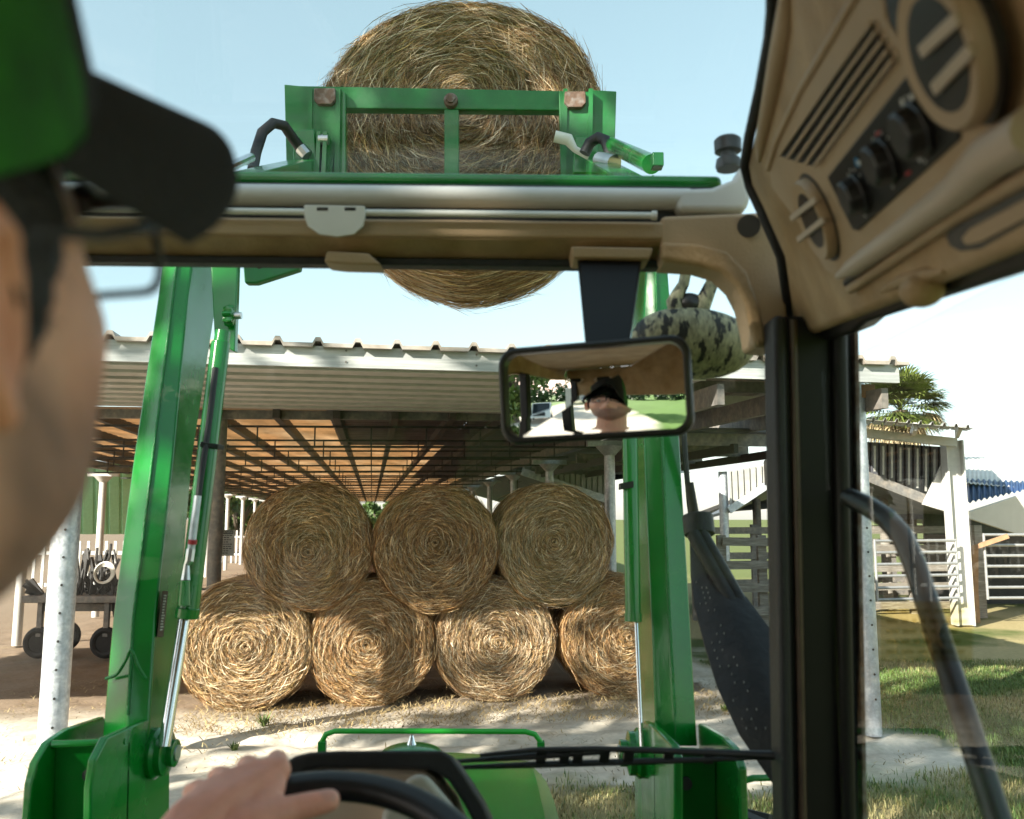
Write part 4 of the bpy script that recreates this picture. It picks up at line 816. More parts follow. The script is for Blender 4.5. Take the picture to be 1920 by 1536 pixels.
# hood with guard rail, bump and yellow stripe
HX = TX + .0
rings = []
for Yh, zt, w in ((1.60, 1.425, .43), (1.9, 1.41, .445), (2.3, 1.365, .445), (2.7, 1.315, .44), (3.05, 1.268, .43), (3.25, 1.235, .415), (3.36, 1.18, .39), (3.40, 1.05, .37)):
    h = [(-1, -.62), (-1, -.13), (-.965, -.06), (-.86, -.018), (-.62, -.004), (-.54, .004), (-.25, .012), (0, .014), (.25, .012), (.54, .004), (.62, -.004), (.86, -.018), (.965, -.06), (1, -.13), (1, -.62)]
    rings.append([Vector((HX + a * w, Yh, zt + b)) for a, b in h])
hood = MB().loft(rings).build('hood', 'hoodgreen', T, smooth=32)
q = MB(); q.loft([[Vector((HX + w + .001, Yh, z1)), Vector((HX + w + .004, Yh, z1)), Vector((HX + w + .004, Yh, z2)), Vector((HX + w + .001, Yh, z2))] for Yh, w, z1, z2 in ((1.6, .445, 1.16, 1.22), (2.3, .446, 1.13, 1.19), (2.9, .440, 1.09, 1.13))]); q.build('yellow_stripe', 'yellow', hood)
gd = [(603, 1412, 3.3), (604, 1390, 3.3), (611, 1377, 3.3), (628, 1371, 3.3), (800, 1371, 3.3), (985, 1372, 3.3), (1003, 1377, 3.3), (1013, 1390, 3.3), (1015, 1410, 3.3)]
MB().tube([P(*g) for g in gd], .0105, 12).build('guard_rail', 'lime', hood, smooth=60)
for px in (604, 1014): MB().box(P(px, 1402, 3.3), .03, .03, .05).build('guard_foot', 'green', hood, bevel=.004)
q = MB(); q.ell(Vector((HX - .05, 3.1, 1.28)), (.11, .1, .035)); q.build('hood_bump', 'green', hood, smooth=80); q = MB(); q.tube([Vector((HX - .05, 3.1, 1.30)), Vector((HX - .05, 3.1, 1.345))], [.022, .006], 12); q.build('hood_ornament', 'chrome', hood)  # rounded bump with a small chrome cone on top
# wiper resting across the windscreen
wp = MB().tube([P(1465, 1417, 1.34), P(1400, 1414, 1.35), P(1250, 1408, 1.37), P(1120, 1404, 1.375), P(1000, 1406, 1.375), P(900, 1416, 1.375)], [.007, .006, .005, .0045, .004, .003], 10).build('wiper', 'black', T, smooth=60)
MB().tube([P(1440, 1421, 1.36), P(1200, 1428, 1.385), P(1000, 1434, 1.39), P(835, 1440, 1.39)], [.003, .0055, .0055, .003], 8).build('wiper_blade', 'rubber', wp, smooth=60)
MB().tube([P(1130, 1408, 1.378), P(1000, 1418, 1.382), P(850, 1428, 1.385)], [.006, .006, .003], 8).build('wiper_bow', 'black', wp, smooth=60)
for x in (1016, 1060, 1085, 1135, 1180, 1255, 1330): MB().beam(P(x, 1405, 1.375), P(x - 3, 1430, 1.385), .016, .006, up=(0, 1, 0)).build('wiper_link', 'black', wp)

# ------------------------------------------------------------------ loader: arms, brackets, cylinders
def arm(side):
    if side < 0:   # px of: outer edge, crease, inner-back edge, inner-far edge
        st_ = [(1400, 2.16, 190, 236, 276, 326), (1340, 2.18, 195, 240, 281, 330), (1160, 2.26, 211, 250, 291, 336), (860, 2.42, 250, 286, 324, 361), (560, 2.60, 295, 324, 351, 406), (480, 2.64, 307, 333, 362, 420), (330, 2.72, 330, 352, 384, 446)]
    else:
        st_ = [(1400, 2.20, 1308, 1268, 1230, 1203), (1340, 2.22, 1304, 1266, 1228, 1199), (1160, 2.30, 1294, 1256, 1222, 1190), (860, 2.44, 1276, 1243, 1209, 1166), (640, 2.56, 1262, 1233, 1205, 1180), (490, 2.64, 1251, 1229, 1212, 1192), (330, 2.72, 1246, 1224, 1206, 1190)]
    rings = []; crease = []; edge = []
    for py, d, a, m_, b, c in st_:
        A = P(a, py, d + .012); Mi = P(m_, py, d - .010); Bp = P(b, py, d + .008); Xi = Bp.x; 
        Cc = P(c, py, d + .19) ; Cc.z = Bp.z + .02; D = A + Vector((-.0, .19, .02))
        rings.append([A, A.lerp(Mi, .86) + Vector((0, .002, 0)), Mi, Mi.lerp(Bp, .14) + Vector((0, .002, 0)), Bp, Cc, D]); crease.append(Mi); edge.append(Bp)
    ar = MB().loft(rings).build('loader_arm', 'green', T, smooth=25, bevel=.007, seg=3)
    MB().tube([c + Vector((0, -.001, 0)) for c in crease[1:]], .0042, 8).build('weld_bead', 'weld', ar, smooth=60)
    k = crease[1]; s = side; e = edge[1]; a0 = rings[1][0]
    pts = [a0 + Vector((0, -.004, .09)), a0.lerp(k, .45) + Vector((0, -.004, .10)), a0.lerp(k, .8) + Vector((0, -.004, .135)), k + Vector((0, -.004, .16)), k.lerp(e, .35) + Vector((0, -.004, .12)), k.lerp(e, .8) + Vector((0, -.004, .085)), e + Vector((0, .0, .09)), e.lerp(rings[1][5], .3) + Vector((-s * .004, 0, .12)), e.lerp(rings[1][5], .55) + Vector((-s * .004, 0, .155)), e.lerp(rings[1][5], .8) + Vector((-s * .004, 0, .10))]
    pts = [q_ + Vector((0, .003, 0)) for q_ in pts[:6]]
    cr_ = []
    for i in range(len(pts) - 1):
        p0, p1, p2, p3 = pts[max(i - 1, 0)], pts[i], pts[i + 1], pts[min(i + 2, len(pts) - 1)]
        for k_ in range(5): t = k_ / 5; cr_.append(.5 * (2 * p1 + (p2 - p0) * t + (2 * p0 - 5 * p1 + 4 * p2 - p3) * t * t + (3 * p1 - p0 - 3 * p2 + p3) * t ** 3))
    if side < 0: MB().tube(cr_, .004, 8).build('weld_seam', 'weld', ar, smooth=60)
    # upper part reaching forward to the carrier
    X = -.972 if side < 0 else .40; top = rings[-1][2]
    a = Vector((X, 2.72, CH + 1.02)); b = Vector((X, 3.98, CH + 1.70)); c = a.lerp(b, .5)
    up = MB().loft([[p + Vector((sx * .055, 0, sz * h)) for sx, sz in ((-1, -1), (1, -1), (1, 1), (-1, 1))] for p, h in ((a, .10), (c, .075), (b, .045))]).build('upper_arm', 'green', ar, bevel=.008)
    return ar
armL = arm(-1); armL['label'] = 'left loader arm with black warning decal and hydraulic hose'; armR = arm(1)
# left: cylinder, rod, hose and fittings, knob, decal
MB().tube([P(414, 642, 2.50), P(352, 1152, 2.30)], [.0265, .029], 24).build('cylinder_barrel', 'green', armL, bevel=.004)
MB().tube([P(418, 622, 2.51), P(414, 648, 2.5)], .022, 16).build('cylinder_eye', 'green', armL)
MB().tube([P(353, 1140, 2.30), P(350, 1160, 2.295)], .0315, 24).build('cylinder_gland', 'green', armL, bevel=.003)
MB().tube([P(346, 1158, 2.295), P(308, 1400, 2.17)], .0155, 20).build('cylinder_rod', 'chrome', armL, smooth=60)
MB().tube([P(404, 690, 2.45), P(396, 760, 2.42), P(386, 835, 2.39), P(376, 900, 2.36), P(370, 950, 2.34)], .0085, 12).build('hydraulic_hose', 'rubber', armL, smooth=60)
MB().tube([P(371, 930, 2.335), P(362, 1000, 2.31), P(358, 1035, 2.30)], [.010, .0105, .010], 14).build('hose_sleeve', 'galv', armL, smooth=60)
MB().tube([P(361.5, 1012, 2.3), P(360.5, 1020, 2.3)], .0118, 14).build('red_ring', 'red', armL)
MB().tube([P(358, 1030, 2.3), P(355, 1052, 2.29), P(350, 1060, 2.29), P(348, 1088, 2.28)], [.012, .012, .008, .0125], 8).build('hose_fitting', 'steel', armL)
MB().tube([P(347, 1088, 2.28), P(345, 1135, 2.27)], [.013, .017], 14).build('port_tube', 'green', armL)
MB().prism([P(376, 828, 2.375), P(410, 833, 2.40), P(408, 842, 2.40), P(374, 838, 2.375)], (0, .05, 0)).build('hose_clamp', 'rubber', armL, bevel=.002)
c = P(432, 592, 2.60); q = MB(); rings = []
for r, a in ((.012, 0), (.027, .004), (.031, .016), (.027, .03), (.012, .034)): rings.append([c + Vector((a - .02, math.cos(t) * r * (1 + .14 * math.cos(8 * t)), math.sin(t) * r * (1 + .14 * math.cos(8 * t)))) for t in [2 * PI * k / 48 for k in range(48)]])
q.loft(rings); q.build('lock_knob', 'green', armL); MB().cyl(c, c + Vector((.034, 0, 0)), .011, n=12).build('knob_bolt', 'steel', armL)
MB().prism([P(395, 496, 2.66), P(446, 486, 2.66), P(440, 660, 2.60), P(402, 640, 2.60)], (0, .03, 0)).build('cheek_plate', 'green', armL, bevel=.004)
MB().prism([P(455, 490, 2.75), P(562, 478, 2.9), P(562, 505, 2.9), P(480, 531, 2.78), P(458, 531, 2.75)], (0, .04, .0)).build('underside_gusset', 'green_dusty', armL, bevel=.006)
MB().tube([P(476, 470, 2.7), P(478, 492, 2.7), P(486, 500, 2.7), P(496, 496, 2.7), P(500, 470, 2.7)], .009, 10).build('hose_loop', 'rubber', armL, smooth=60)
lab = MB().prism([P(304, 1108, 2.285), P(315, 1108, 2.335), P(306, 1194, 2.31), P(294, 1194, 2.26)], (.0015, -.002, 0)).build('warning_decal', 'asph', armL)
q = MB()
for k in range(13):
    f = .1 + k * .062; a = P(304 - 10 * f, 1108 + 86 * f, 2.285 - .025 * f); b = P(315 - 9 * f, 1108 + 86 * f, 2.335 - .025 * f); q.beam(a.lerp(b, .3) + Vector((.003, -.003, 0)), a.lerp(b, .3 + random.uniform(.2, .45)) + Vector((.003, -.003, 0)), .002, .0035)
q.build('decal_text', 'dial', lab)
# right: cylinder and clamp
MB().tube([P(1181, 815, 2.42), P(1187, 1162, 2.30)], .0215, 20).build('cylinder_barrel', 'green', armR, bevel=.003)
MB().tube([P(1187, 1150, 2.30), P(1187, 1166, 2.295)], .024, 20).build('cylinder_gland', 'green', armR)
MB().tube([P(1193, 1163, 2.3), P(1203, 1400, 2.18)], .0055, 16).build('cylinder_rod', 'chrome', armR, smooth=60)
MB().prism([P(1164, 906, 2.36), P(1188, 902, 2.36), P(1188, 914, 2.36), P(1164, 918, 2.36)], (0, .05, 0)).build('hose_clamp', 'rubber', armR)
MB().tube([P(1276, 700, 2.47), P(1285, 860, 2.42), P(1292, 940, 2.40), P(1296, 970, 2.4)], .008, 10).build('hydraulic_hose', 'rubber', armR, smooth=60)
# mounting brackets
def lb(side):
    if side < 0:
        inner = [(170, 1600), (172, 1480), (180, 1425), (202, 1382), (285, 1346), (306, 1352), (317, 1372), (319, 1420), (318, 1600)]; outer = [(50, 1600), (60, 1470), (70, 1430), (92, 1392), (130, 1366), (196, 1344), (205, 1360), (200, 1600)]
        XI, XO, xd = -.93, -1.09, -1
    else:
        inner = [(1190, 1600), (1190, 1440), (1197, 1366), (1206, 1352), (1218, 1356), (1258, 1396), (1264, 1420), (1264, 1600)]; outer = [(1318, 1600), (1308, 1356), (1352, 1382), (1372, 1402), (1384, 1440), (1388, 1600)]
        XI, XO, xd = .345, .485, 1
    br = MB().prism([PX(x, y, XI) for x, y in inner], (.02 * xd, 0, 0)).build('loader_bracket', 'green', T, bevel=.006, seg=3)
    MB().prism([PX(x, y, XO) for x, y in outer], (.02 * xd, 0, 0)).build('outer_plate', 'green', br, bevel=.006, seg=3)
    z0 = CH - (.54 if side < 0 else .56)
    MB().prism([(XI, 2.15, z0), (XO, 2.12, z0), (XO, 2.14, z0 - .28), (XI, 2.17, z0 - .28)], (0, .015, 0)).build('cross_plate', 'green', br, bevel=.004)
    MB().tube([(XI, 2.135, z0 + .006), (XO, 2.105, z0 + .006)], .009, 10).build('cross_bar', 'green', br)
    c = PX(288, 1412, XI) if side < 0 else PX(1204, 1412, XI); s = -xd
    b_ = MB().lathe([(.062, 0), (.064, s * .012), (.056, s * .02), (.056, s * .036), (.034, s * .042), (.034, s * .058), (.028, s * .060)], 32, 'X', c).build('pivot_boss', 'green', br, smooth=40)
    MB().cyl(c + Vector((s * .058, 0, 0)), c + Vector((s * .064, 0, 0)), .02, n=16).build('pivot_bolt', 'steel', br)
    MB().cyl(Vector(((XO + XI) / 2, 2.125, z0 - .07)), Vector(((XO + XI) / 2, 2.16, z0 - .07)), .014).build('bolt_hole', 'truss', br)
    MB().prism([(XI + xd * .03, 2.00, .7), (XO - xd * .01, 2.00, .7), (XO - xd * .01, 2.06, 1.33), (XI + xd * .03, 2.06, 1.33)], (0, .15, 0)).build('mounting_post', 'green', br, bevel=.01)
    return br
lb_l = lb(-1); lb_r = lb(1)
MB().tube([P(1386, 1476, 1.95), P(1394, 1464, 1.95), P(1412, 1459, 1.95), P(1500, 1457, 1.95)], .0075, 10).build('step_rail', 'green', T, smooth=60)
# bale carrier on the loader
dC = 4.15
car = MB().prism([P(x, y, dC) for x, y in ((534, 160), (1155, 172), (1155, 209), (1045, 207), (640, 203), (534, 200))], (0, .06, 0)).build('bale_carrier', 'green_dusty', T, bevel=.006)
for o in ([(533, 158), (582, 163), (600, 320), (537, 320)], [(1104, 168), (1156, 171), (1153, 270), (1150, 320), (1108, 320)]): MB().prism([P(x, y, dC - .015) for x, y in o], (0, .03, 0)).build('side_plate', 'green_dusty', car, bevel=.004)
for o in ([(584, 163), (640, 166), (634, 235), (622, 330), (574, 330)], [(1048, 170), (1106, 173), (1112, 250), (1112, 330), (1052, 330)]): MB().prism([P(x, y, dC - .05) for x, y in o], (0, .04, 0)).build('upright', 'green_dusty', car, bevel=.004)
for x in (578, 630, 1056, 1104): MB().prism([P(x, 166, dC - .06), P(x + 8, 166, dC - .06), P(x + 6, 330, dC - .06), P(x - 4, 330, dC - .06)], (0, .09, 0)).build('flange', 'green_dusty', car)
for x in (622, 1052): MB().prism([P(x, 170, dC - .03), P(x + 26, 172, dC - .03), P(x + 26, 330, dC - .03), P(x, 330, dC - .03)], (0, .05, 0)).build('inner_post', 'green', car, bevel=.004)
MB().prism([P(833, 205, dC - .01), P(860, 205, dC - .01), P(860, 345, dC - .01), P(833, 345, dC - .01)], (0, .05, 0)).build('centre_bar', 'green_dusty', car, bevel=.004)
MB().prism([P(540, 330, dC), P(1150, 335, dC), P(1150, 372, dC), P(540, 368, dC)], (0, .08, 0)).build('lower_beam', 'green_dusty', car, bevel=.006)
for x, y in ((608, 180), (1078, 186)): MB().prism([P(x + a, y + b, dC - .075) for a, b in ((-19, -15), (20, -15), (21, 6), (13, 15), (-12, 15), (-20, 6))], (0, .03, 0)).build('wear_pad', 'rust', car, bevel=.004)
c = P(845, 186, dC - .03); MB().cyl(c, c + Vector((0, .04, 0)), .034).build('pivot_pin', 'rust', car, bevel=.004); MB().cyl(c - Vector((0, .012, 0)), c, .022, n=6).build('pivot_nut', 'rust', car)
for x in (-.62, -.02):
    MB().tube([(x, dC + .05, CH + 1.72), (x, dC + 1.1, CH + 1.70)], [.022, .006], 10).build('spear', 'steel', car)
# tilt linkage and hoses at both ends of the carrier
kl = MB().prism([P(x, y, 4.02) for x, y in ((551, 244), (590, 241), (594, 320), (548, 320))], (0, .07, 0)).build('tilt_link', 'green', armL, bevel=.008)
for x in (594, 606): MB().prism([P(x, 246, 4.0), P(x + 7, 246, 4.0), P(x + 4, 325, 4.0), P(x - 4, 325, 4.0)], (0, .1, 0)).build('clevis', 'green', armL)
MB().cyl(P(598, 262, 4.02), P(616, 262, 4.02), .025, n=16).build('clevis_pin', 'steel', armL)
MB().tube([P(474, 318, 3.7), P(480, 285, 3.75), P(492, 248, 3.8), P(512, 231, 3.85), P(533, 236, 3.9), P(548, 258, 3.95), P(566, 282, 4.0)], .024, 12).build('carrier_hose', 'rubber', armL, smooth=60)
MB().tube([P(564, 278, 3.99), P(576, 292, 3.99)], .03, 10).build('carrier_hose_fitting', 'steel', armL); MB().tube([P(412, 322, 3.1), P(470, 296, 3.5)], .02, 10).build('link_rod', 'chrome', armL)
MB().prism([P(x, y, 4.02) for x, y in ((1078, 254), (1120, 256), (1122, 325), (1074, 325))], (0, .07, 0)).build('tilt_link', 'green', armR, bevel=.008)
MB().tube([P(1040, 256, 3.98), P(1066, 262, 3.98), P(1078, 280, 3.98), P(1104, 294, 3.98)], [.028, .028, .016, .016], 10).build('hose_elbow', 'white', armR, smooth=60)
MB().tube([P(1096, 288, 3.9), P(1106, 268, 3.9), P(1122, 258, 3.88), P(1136, 264, 3.85), P(1143, 284, 3.8), P(1146, 318, 3.75)], .026, 12).build('carrier_hose', 'rubber', armR, smooth=60)
MB().tube([P(1146, 272, 3.85), P(1222, 308, 3.1)], [.034, .036], 18).build('tilt_cylinder', 'green', armR); MB().tube([P(1124, 300, 3.7), P(1152, 306, 3.6)], .035, 12).build('cylinder_clamp', 'steel', armR)
MB().box(P(1232, 303, 3.0), .04, .05, .05).build('port_block', 'green', armR, bevel=.004)

# exhaust with heat shield beyond the windscreen at right
ex = MB().tube([P(1292, 905, 2.05), P(1302, 962, 2.04)], .011, 10).build('exhaust', 'exhaust', T, smooth=60)
MB().tube([P(1308, 966, 2.02), P(1312, 1004, 2.0)], .036, 24).build('collar', 'exhaust', ex, bevel=.004)
for x0, x1, r in ((1312, 1386, .017), (1328, 1404, .015)): MB().tube([P(x0 - 12, 1000, 1.98), P(x1 - 12, 1135, 1.88)], r, 14).build('exhaust_tube', 'exhaust', ex, smooth=60)
secs = [((1294, 1000), (1328, 1012), 2.0), ((1296, 1080), (1362, 1090), 1.95), ((1302, 1135), (1400, 1120), 1.9), ((1322, 1212), (1452, 1190), 1.83), ((1346, 1290), (1500, 1270), 1.75), ((1388, 1380), (1545, 1360), 1.68), ((1455, 1478), (1600, 1460), 1.62)]
rings = []
for (a, b, d) in secs:
    A = P(*a, d); Bq = P(*b, d - .02); W = (Bq - A).length; ring = []
    for k in range(11): f = k / 10; ring.append(A.lerp(Bq, f) + Vector((0, -math.sin(f * PI) * W * .20, 0)))
    for k in range(11): f = 1 - k / 10; ring.append(A.lerp(Bq, f) + Vector((0, -math.sin(f * PI) * W * .20 + .008, 0)))
    rings.append(ring)
MB().loft(rings).build('heat_shield', 'exhaust', ex, smooth=50)
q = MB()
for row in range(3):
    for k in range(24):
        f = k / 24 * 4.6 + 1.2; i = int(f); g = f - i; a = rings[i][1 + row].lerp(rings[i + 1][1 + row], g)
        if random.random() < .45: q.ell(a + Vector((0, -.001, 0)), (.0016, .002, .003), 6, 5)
q.build('perforation', 'galvdark', ex)  # raised pale specks stand in for light through the shield's holes
# work lamp outside the right corner; reflected grass painted in as olive mottle
lc = P(1300, 640, 1.72); cl = MB(); rings = []
RT = Matrix.Rotation(R_(8), 3, 'Y') @ Matrix.Rotation(R_(-14), 3, 'X')
for k in range(15):
    t = PI * k / 14; r = .121 * math.sin(t) ** .8 + .002; z = .066 * math.cos(t) if t > PI / 2 else .05 * math.cos(t)
    rings.append([lc + RT @ Vector((r * math.cos(a) * (1 + (.012 * math.cos(34 * a) if 5 < k < 9 else 0)), r * math.sin(a) * .8, z)) for a in [2 * PI * j / 136 for j in range(136)]])
lmp = cl.loft(rings).build('work_lamp', 'camo', T, smooth=60); lmp['label'] = 'lamp housing with olive and black camouflage pattern'
for pts in ([(1268, 588), (1264, 566), (1272, 550), (1282, 532), (1288, 500)], [(1312, 590), (1322, 560), (1336, 528), (1334, 505), (1322, 492)]): MB().tube([P(x, y, 1.68) for x, y in pts], [.016, .016, .013, .011, .011], 12).build('lamp_bracket', 'camo', lmp, smooth=60)
MB().prism([P(x, y, 1.70) for x, y in ((1276, 470), (1345, 474), (1350, 512), (1322, 500), (1286, 506))], (0, .03, 0)).build('lamp_mount', 'camo', lmp, bevel=.005)
q = MB(); q.ell(P(1292, 572, 1.69), (.03, .025, .024)); q.build('lamp_hub', 'black', lmp)
# wheels
def wheel(c, R, w, lugs, name):
    wh = MB().torus(c, (0, 1, 0), (0, 0, 1), R - w * .45, w * .45, 48, 14, rv=w * .5).build(name, 'tyre', T, smooth=60)
    q = MB()
    for k in range(lugs):
        for s in (-1, 1):
            t = 2 * PI * (k + (s > 0) * .5) / lugs; e = Vector((0, math.cos(t), math.sin(t))); tn = Vector((0, -math.sin(t), math.cos(t)))
            q.beam(c + e * (R - .01) + Vector((s * w * .03, 0, 0)) - tn * .03, c + e * (R - .05) + Vector((s * w * .5, 0, 0)) + tn * .06, .045, .05, up=e)
    q.build('tyre_lugs', 'tyre', wh); MB().cyl(c - Vector((w * .2, 0, 0)), c + Vector((w * .2, 0, 0)), R - w * .85, n=32).build('wheel_rim', 'yellow', wh)
for sx in (-1, 1): wheel(Vector((TX + sx * .97, 2.72, .60)), .60, .30, 18, 'front_wheel'); wheel(Vector((TX + sx * 1.05, -.55, .80)), .80, .42, 20, 'rear_wheel')
MB().box((TX, 2.72, .62), 1.7, .16, .16).build('front_axle', 'green', T, bevel=.02); MB().box((TX, -.55, .8), 1.8, .25, .3).build('rear_axle', 'green', T, bevel=.03); MB().box((TX, 1.2, .82), .5, 3.6, .28).build('chassis', 'green', T, bevel=.03)

# interior mirror (convex glass in a rounded black housing)
HC = CAM + Vector((-.2275, .266, .064))
HM = Matrix.Translation(HC) @ Matrix.Rotation(R_(-15.5), 4, 'Z') @ Matrix.Rotation(R_(21), 4, 'X')
Mc = P(1113, 733, 1.2); Rm = 1.42; Q = P(1138, 772, 1.2)
def Hp(x, y, z): return HM @ Vector((x, y, z))
nq = ((CAM - Q).normalized() + (Hp(0, .09, -.01) - Q).normalized()).normalized()
MN = (nq - (Q - Mc) / Rm).normalized(); ER = MN.cross(Vector((0, 0, 1))).normalized() * -1; 
if ER.x < 0: ER = -ER
EU = ER.cross(MN); EU = EU if EU.z > 0 else -EU
rl = R_(1.8); ER, EU = ER * math.cos(rl) + EU * math.sin(rl), EU * math.cos(rl) - ER * math.sin(rl)
mw, mh, cr = .272, .139, .026
def rrect(w, h, c, n=8):
    pts = []
    for sx, sy, a0 in ((1, 1, 0), (-1, 1, 90), (-1, -1, 180), (1, -1, 270)):
        for k in range(n + 1): t = R_(a0 + 90 * k / n); pts.append((sx * (w / 2 - c) + c * math.cos(t), sy * (h / 2 - c) + c * math.sin(t)))
    return pts
def ML(a, b, c): return Mc + ER * a + EU * b + MN * c
fr = [[ML(*p, z) for p in rrect(mw - i * 2, mh - i * 2, cr - i * .6)] for i, z in ((.004, -.028), (.0, -.015), (0, .004), (.002, .009), (.006, .0105), (.0095, .0085), (.010, .0))]
mir = MB().loft(fr, caps=False).loft([fr[0], [ML(a * .6, b * .6, -.034) for a, b in rrect(mw - .008, mh - .008, cr - .002)]]).build('rear_view_mirror', 'black', T, smooth=50)
gr = []; npt = 9
for k in range(npt):
    s = 1 - k / npt; gr.append([ML(a * s, b * s, .006 - ((a * s) ** 2 + (b * s) ** 2) / (2 * Rm)) for a, b in rrect(mw - .018, mh - .018, cr - .006, 10)])
q = MB(); q.loft(gr, caps=False); n0 = len(gr[0]); q.add([ML(0, 0, .006)] + gr[-1], [[0, i + 1, (i + 1) % n0 + 1] for i in range(n0)])
gb = MB().loft(gr + [[ML(0, 0, .006) + (p - ML(0, 0, .006)) * .02 for p in gr[-1]]], caps=False); g_ = gb.build('mirror_glass', 'mirror', mir, smooth=180)
MB().loft([[P(1082, 484, 1.36), P(1204, 486, 1.36), P(1204, 486, 1.385), P(1082, 484, 1.385)], [P(1097, 645, 1.225), P(1181, 645, 1.225), P(1181, 645, 1.25), P(1097, 645, 1.25)]]).build('mirror_stalk', 'blacktrim', mir, bevel=.004)
# ------------------------------------------------------------------ the driver
def headpt(th, ph):
    """point of the bare head in head space (x right, y forward, z up); th from crown, ph around from the right"""
    d = Vector((math.sin(th) * math.cos(ph), math.sin(th) * math.sin(ph), math.cos(th)))
    x, y, z = d.x * .0765, d.y * .098, d.z * .122
    if z < 0:
        t = min(1, -z / .122); x *= 1 - .10 * t - .22 * t ** 3
        if y < 0: y *= 1 - .42 * t
        else: y *= 1 + .05 * t
    g = lambda a, s: math.exp(-(a / s) ** 2)
    if d.y > 0:
        f = min(1, d.y * 2.0)
        y += .007 * g(z - .032, .014) * g(x, .05) * f                                  # brow
        for s in (-1, 1):
            y -= .012 * g(x - s * .033, .016) * g(z - .008, .013) * f                 # eye sockets
            y += .004 * g(x - s * .045, .018) * g(z + .022, .018) * f                 # cheekbones
            y += .006 * g(x - s * .012, .007) * g(z + .044, .008) * f                 # nostrils
        y += (.010 * g(z - .004, .022) + .030 * g(z + .034, .016)) * g(x, .0105) * f   # nose
        y += .007 * g(z + .066, .006) * g(x, .022) * f + .0075 * g(z + .078, .006) * g(x, .019) * f - .005 * g(z + .0718, .0025) * g(x, .024) * f
        y += .010 * g(z + .104, .014) * g(x, .022) * f                                # chin
    x += math.copysign(.007, x) * g(z + .085, .028) * min(1, abs(x) / .025)
    return Vector((x, y, z))
def headgrid(nt=96, np_=128): return [[headpt(.02 + (PI - .04) * i / (nt - 1), 2 * PI * j / np_) for j in range(np_)] for i in range(nt)]
HG = headgrid()
bd = MB(); bd.loft([[HM @ p for p in r] for r in HG])
for s in (-1, 1):      # ears: cupped shell with rolled rim and lobe
    c = Vector((s * .079, -.012, -.006)); rot = Matrix.Rotation(R_(s * 24), 3, 'Z') @ Matrix.Rotation(R_(-10), 3, 'X')
    E = lambda v: HM @ (c + rot @ Vector(v))
    bd.loft([[HM @ (c + rot @ (Vector((s * .004, 0, 0)) + Vector((k_ * s, math.sin(t) * .016 * r_, math.cos(t) * .030 * r_)))) for t in [2 * PI * j / 24 for j in range(24)]] for k_, r_ in ((-.008, .75), (-.002, 1.0), (.004, .98), (.004, .7), (.001, .3))])
    bd.tube([E((s * .006, .012, -.012)), E((s * .008, .015, .010)), E((s * .010, .008, .026)), E((s * .012, -.006, .030)), E((s * .012, -.016, .018)), E((s * .010, -.017, -.004)), E((s * .008, -.010, -.020)), E((s * .006, .0, -.029))], [.004, .0045, .005, .005, .005, .0045, .0045, .006], 10)
def limb(pts, rr, n=18):
    pts = [Vector(p) for p in pts]; bd.tube(pts, rr, n)
    for p, r in zip(pts, rr): bd.ell(p, (r * .985,) * 3, n, 12)
Z = lambda z: CH + z
neck0 = Hp(0, -.035, -.07); 
limb([neck0, (-.246, .225, Z(-.10)), (-.27, .20, Z(-.20))], [.052, .056, .068])
limb([(-.275, .19, Z(-.24)), (-.285, .14, Z(-.42)), (-.295, .07, Z(-.62)), (-.3, .02, Z(-.78))], [.11, .135, .13, .14])
limb([(-.12, .185, Z(-.235)), (-.43, .19, Z(-.235))], [.06, .06]); limb([(-.2, .17, Z(-.36)), (-.36, .17, Z(-.36))], [.12, .12])
FN = [(107, .0112, 1.0), (115, .0116, 1.06), (123, .0112, 1.0), (130.5, .0100, .85)]
mcps = []
for t, r, l in FN: mcps.append(rim(t) + WN * .036 - rad(t) * .012)
wr = sum(mcps, Vector()) / 4 + Vector((-.048, -.078, -.042))
eL = (-.50, .42, Z(-.47)); limb([(-.445, .19, Z(-.25)), (-.475, .30, Z(-.37)), eL], [.058, .05, .042]); 
eV = Vector(eL); limb([eV, eV.lerp(wr, .3), eV.lerp(wr, .7), wr], [.042, .044, .034, .0275])
limb([(-.105, .185, Z(-.25)), (-.06, .22, Z(-.40)), (-.02, .24, Z(-.52))], [.058, .05, .042]); limb([(-.02, .24, Z(-.52)), (0, .34, Z(-.57)), (.02, .46, Z(-.62))], [.042, .038, .027])
# left hand closed round the rim
for t, r, l in FN:
    b = rim(t); e = rad(t)
    m0 = b + WN * .036 - e * .012; p1 = b + WN * .010 + e * .037 * l; p2 = b - WN * .002 + e * .037 * l; p3 = b - WN * .026 + e * .014
    limb([m0, m0.lerp(p1, .5) + WN * .004, p1, p2, p3], [r * 1.22, r * 1.08, r * 1.08, r * .95, r * .82], 12)
for (t, r, l), m0 in zip(FN, mcps):
    mid = wr.lerp(m0, .55) + WN * .006; limb([wr, mid, m0], [.021, .0165, r * 1.3], 14)
limb([wr, wr.lerp(mcps[1], .4) - WN * .004], [.026, .023]); limb([mcps[0], mcps[1], mcps[2], mcps[3]], [.0155, .016, .0155, .0135], 12)
tb = [wr.lerp(mcps[1], .28) + Vector((.022, -.004, -.020)), P(478, 1540, .835), P(552, 1517, .855), P(617, 1501, .865)]
limb(tb, [.023, .0185, .0140, .0118], 14); limb([tb[1], mcps[0] - rad(93) * .016 - WN * .006], [.016, .013]); limb([tb[1], wr.lerp(mcps[2], .6)], [.016, .018])
